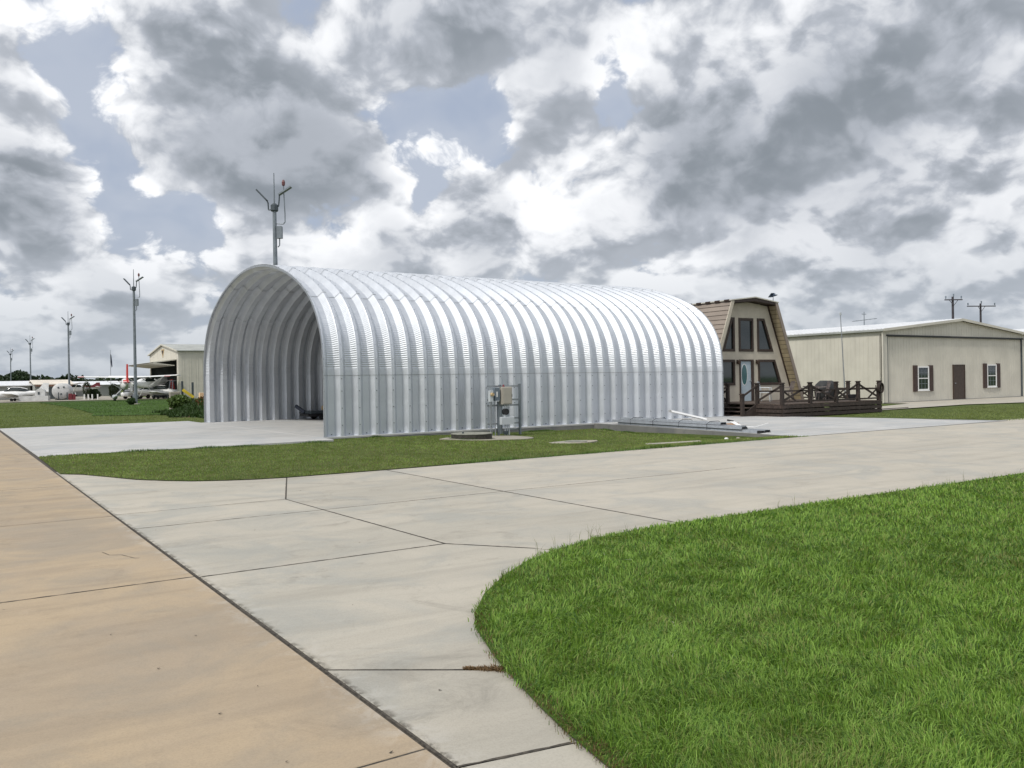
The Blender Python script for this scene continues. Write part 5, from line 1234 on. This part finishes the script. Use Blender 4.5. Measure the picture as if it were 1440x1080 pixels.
shed(8.9,22,176,188,2.3,'whitemetal','greyshed','distant low white-roofed shed seen under the seaplane wing',None,6)
shed(-30,5,205,216,2.6,'whitemetal','greyshed','farthest long low hangar row at the left edge',None,8)
# things beside the weed mound
o = MB().box(4.15,4.85,42.0,42.5,-.08,1.30,.04).build('concrete_block', 'pad'); tag(o, 'pale concrete block behind the weeds before the hangar corner', 'block')
o = MB().beam((5.0,41.8,1.45),(5.75,41.6,.85),.5,.2).build('yellow_bucket', 'yellow'); tag(o, 'slanted yellow metal piece on top of the weedy mound', 'machine part')
for k_, (x_, y_) in enumerate([(4.98,42.1),(5.62,41.6)]):
    o = MB().box(x_,x_+.14,y_,y_+.14,-.08,2.1-.1*k_).build('dark_post', 'darkgrey'); tag(o, ['thin dark post left of the yellow piece','thin dark post right of the yellow piece'][k_], 'post')
o = MB().box(3.60,3.95,30.8,31.1,.93,1.27,.01).build('wood_crate', mat('orange_cream_box', (.75,.52,.30), .6, var=.1)); tag(o, 'small pale orange box on the mound at the hut corner', 'box')

# ------------------------------------------------------------------ weedy mound and plants
def leafmass(name, x, y, z, s, col, parent=None, kind=None, label=None, cat=None, mtl='blade', tall=1.0):
    n = len(x); a = rng.uniform(0, 2*np.pi, n); b = rng.uniform(-1.2, 1.2, n)
    ux = np.stack([np.cos(a), np.sin(a), np.zeros(n)], 1)*s[:, None]*.5
    vx = np.stack([-np.sin(a)*np.sin(b), np.cos(a)*np.sin(b), np.cos(b)*tall], 1)*s[:, None]*.7
    c = np.stack([x, y, z], 1); V = np.stack([c-ux-vx*.4, c+ux-vx*.4, c+ux*.3+vx, c-ux*.4+vx*.8], 1).astype(np.float32)
    me = bpy.data.meshes.new(name); me.vertices.add(n*4); me.vertices.foreach_set('co', V.ravel()); me.loops.add(n*4)
    me.loops.foreach_set('vertex_index', np.arange(n*4, dtype=np.int32)); me.polygons.add(n); me.polygons.foreach_set('loop_start', np.arange(0, n*4, 4, dtype=np.int32)); me.update(calc_edges=True)
    C = np.ones((n, 4, 4), np.float32); C[:, :, :3] = col[:, None, :]; at = me.attributes.new('tint', 'FLOAT_COLOR', 'POINT'); at.data.foreach_set('color', C.ravel()); me.materials.append(MT[mtl])
    o = bpy.data.objects.new(name, me); COL.objects.link(o)
    if parent: o.parent = parent
    return tag(o, label, cat, None, kind)
# mound
mc = (3.6, 26.0)
def hm(x, y): return 1.32*np.exp(-(((x-4.9)/2.6)**2 + ((y-28.0)/6.0)**2)**1.4) + .12*vnoise(x, y, .8, 31) - .24
gx, gy = np.meshgrid(np.linspace(-1.2, 10.5, 40), np.linspace(17.7, 40, 46)); gzv = hm(gx, gy)
mb = MB(); mb.v = list(zip(gx.ravel().tolist(), gy.ravel().tolist(), gzv.ravel().tolist())); mb.f = [(j*40+i, j*40+i+1, (j+1)*40+i+1, (j+1)*40+i) for j in range(45) for i in range(39)]
MT['mound'] = mat('mound_earth', (.11, .065, .035), .95, col2=(.05, .06, .025), vscale=1.3, bump=.8, bscale=8)
o = mb.build('earth_mound', 'mound', None, True); tag(o, 'overgrown reddish earth mound behind the left edge of the hut', 'mound')
n = 42000; x = rng.uniform(-1.2, 10, n); y = rng.uniform(17.9, 39.5, n); z = hm(x, y); k = z > -.12; x, y, z = x[k], y[k], z[k]
br = np.clip((z-.42)*2.2 + .35*vnoise(x, y, .9, 33) + .25*(x-3.2), 0, 1)
g0 = np.array([.030, .055, .016])*(1+.6*rng.uniform(0, 1, (len(x), 1))); b0 = np.array([.14, .070, .032])*(.6+.9*rng.uniform(0, 1, (len(x), 1)))
col = np.where((rng.uniform(0, 1, len(x)) < br*.8)[:, None], b0, g0)
leafmass('weeds', x, y, z+rng.uniform(0, .16, len(x)), rng.uniform(.05, .16, len(x)), col, None, 'stuff', 'dark green and rusty brown weeds covering the earth mound', 'weeds', tall=1.8)
def shrub(x0, y0, w, h_, label, colr, n=1500, name='shrub'):
    t = thing(name, label, 'shrub', (x0,y0,-.08), 0, None, local=True)
    MB().tube((0,0,0),(0,0,h_*.6),.05,.03,6).build('stem', 'bark', t)
    u_ = rng.normal(0, 1, (n, 3)); u_ /= np.linalg.norm(u_, axis=1)[:, None]; rr = rng.uniform(.45, 1, n)**.5
    c = np.array([u_[:, 0]*rr*w/2, u_[:, 1]*rr*w/2, h_*.52 + u_[:, 2]*rr*h_*.48]); lump = 1 + .25*vnoise(u_[:, 0]*3+x0, u_[:, 2]*3, 1, 40)
    leafmass('foliage', c[0]*lump, c[1]*lump, c[2], rng.uniform(.08, .16, n)*max(.6, w/1.5), np.array(colr)*(.6+.8*rng.uniform(0, 1, (n, 1))), t)
shrub(4.5,40.6,1.7,1.15,'pale green weeds in front of the concrete block by the far hangar',(.085,.13,.035),2200,'weed_clump')
shrub(5.55,66.5,.9,.75,'small dark green bush at the foot of the second light pole',(.03,.06,.018))
shrub(8.2,119.5,1.2,2.9,'tall dark narrow shrub behind the white bollards',(.030,.045,.016),name='conifer_shrub')
shrub(9.3,120.5,2.0,1.6,'low wide dark shrub right of the tall narrow one',(.025,.042,.016))
shrub(12.0,119.5,1.6,2.4,'dark shrub behind the left float of the seaplane',(.028,.04,.016))
# tree line on the horizon
n = 60000; tx = rng.uniform(-260, 900, n); row = rng.integers(0, 3, n)
ty = 520 + row*40 + 12*vnoise(tx, row*7., .02, 50)
H = 8.0 + 2.6*vnoise(tx, row*3., .05, 51) + 2.2*vnoise(tx, row*5., .13, 52) + 1.0*vnoise(tx, row*2., .4, 53)
z = H*rng.uniform(0.02, 1, n)**.8
ty = ty + rng.normal(0, 4, n)
gcol = np.array([.028, .045, .022])*(.55+.9*rng.uniform(0, 1, (n, 1)))*(1+.35*vnoise(tx, z, .25, 54)[:, None])
leafmass('treeline', tx, ty, z, rng.uniform(1.2, 2.8, n), gcol, None, 'stuff', 'low dark tree line along the horizon beyond the airfield', 'trees', tall=.8)
o = MB().box(-260,900,522,640,-.2,4.2).build('treeline_shade', mat('painted_wood_shade', (.02,.03,.016), .95, var=.4, vscale=.2)); tag(o, kind='stuff', label='dark box painting the shade inside the distant tree line', cat='undergrowth')  # solid dark box, its colour stands for the shade between the trees
for (x_, y_, w, h_, lb) in [(12.5,330,12,8.0,'taller round tree showing above the seaplane left wing'),(-18,380,13,8.5,'round tree at the left edge of the far tree line'),(5.5,395,15,9.0,'broad tree behind the third light pole')]:
    t = thing('broad_tree', lb, 'tree', (x_,y_,-.1), 0, None, local=True)
    MB().tube((0,0,0),(.2,0,h_*.55),.28,.16,8).build('trunk', 'bark', t)
    n = 5000; u_ = rng.normal(0, 1, (n, 3)); u_ /= np.linalg.norm(u_, axis=1)[:, None]; rr = rng.uniform(.3, 1, n)**.4*(1+.22*vnoise(u_[:, 0]*2.4+x_, u_[:, 2]*2.4+u_[:, 1], 1.2, 60))
    leafmass('crown', u_[:, 0]*rr*w/2, u_[:, 1]*rr*w/2, h_*.58 + u_[:, 2]*rr*h_*.42, rng.uniform(.35, .8, n), np.array([.028,.048,.022])*(.5+rng.uniform(0, 1, (n, 1))), t)
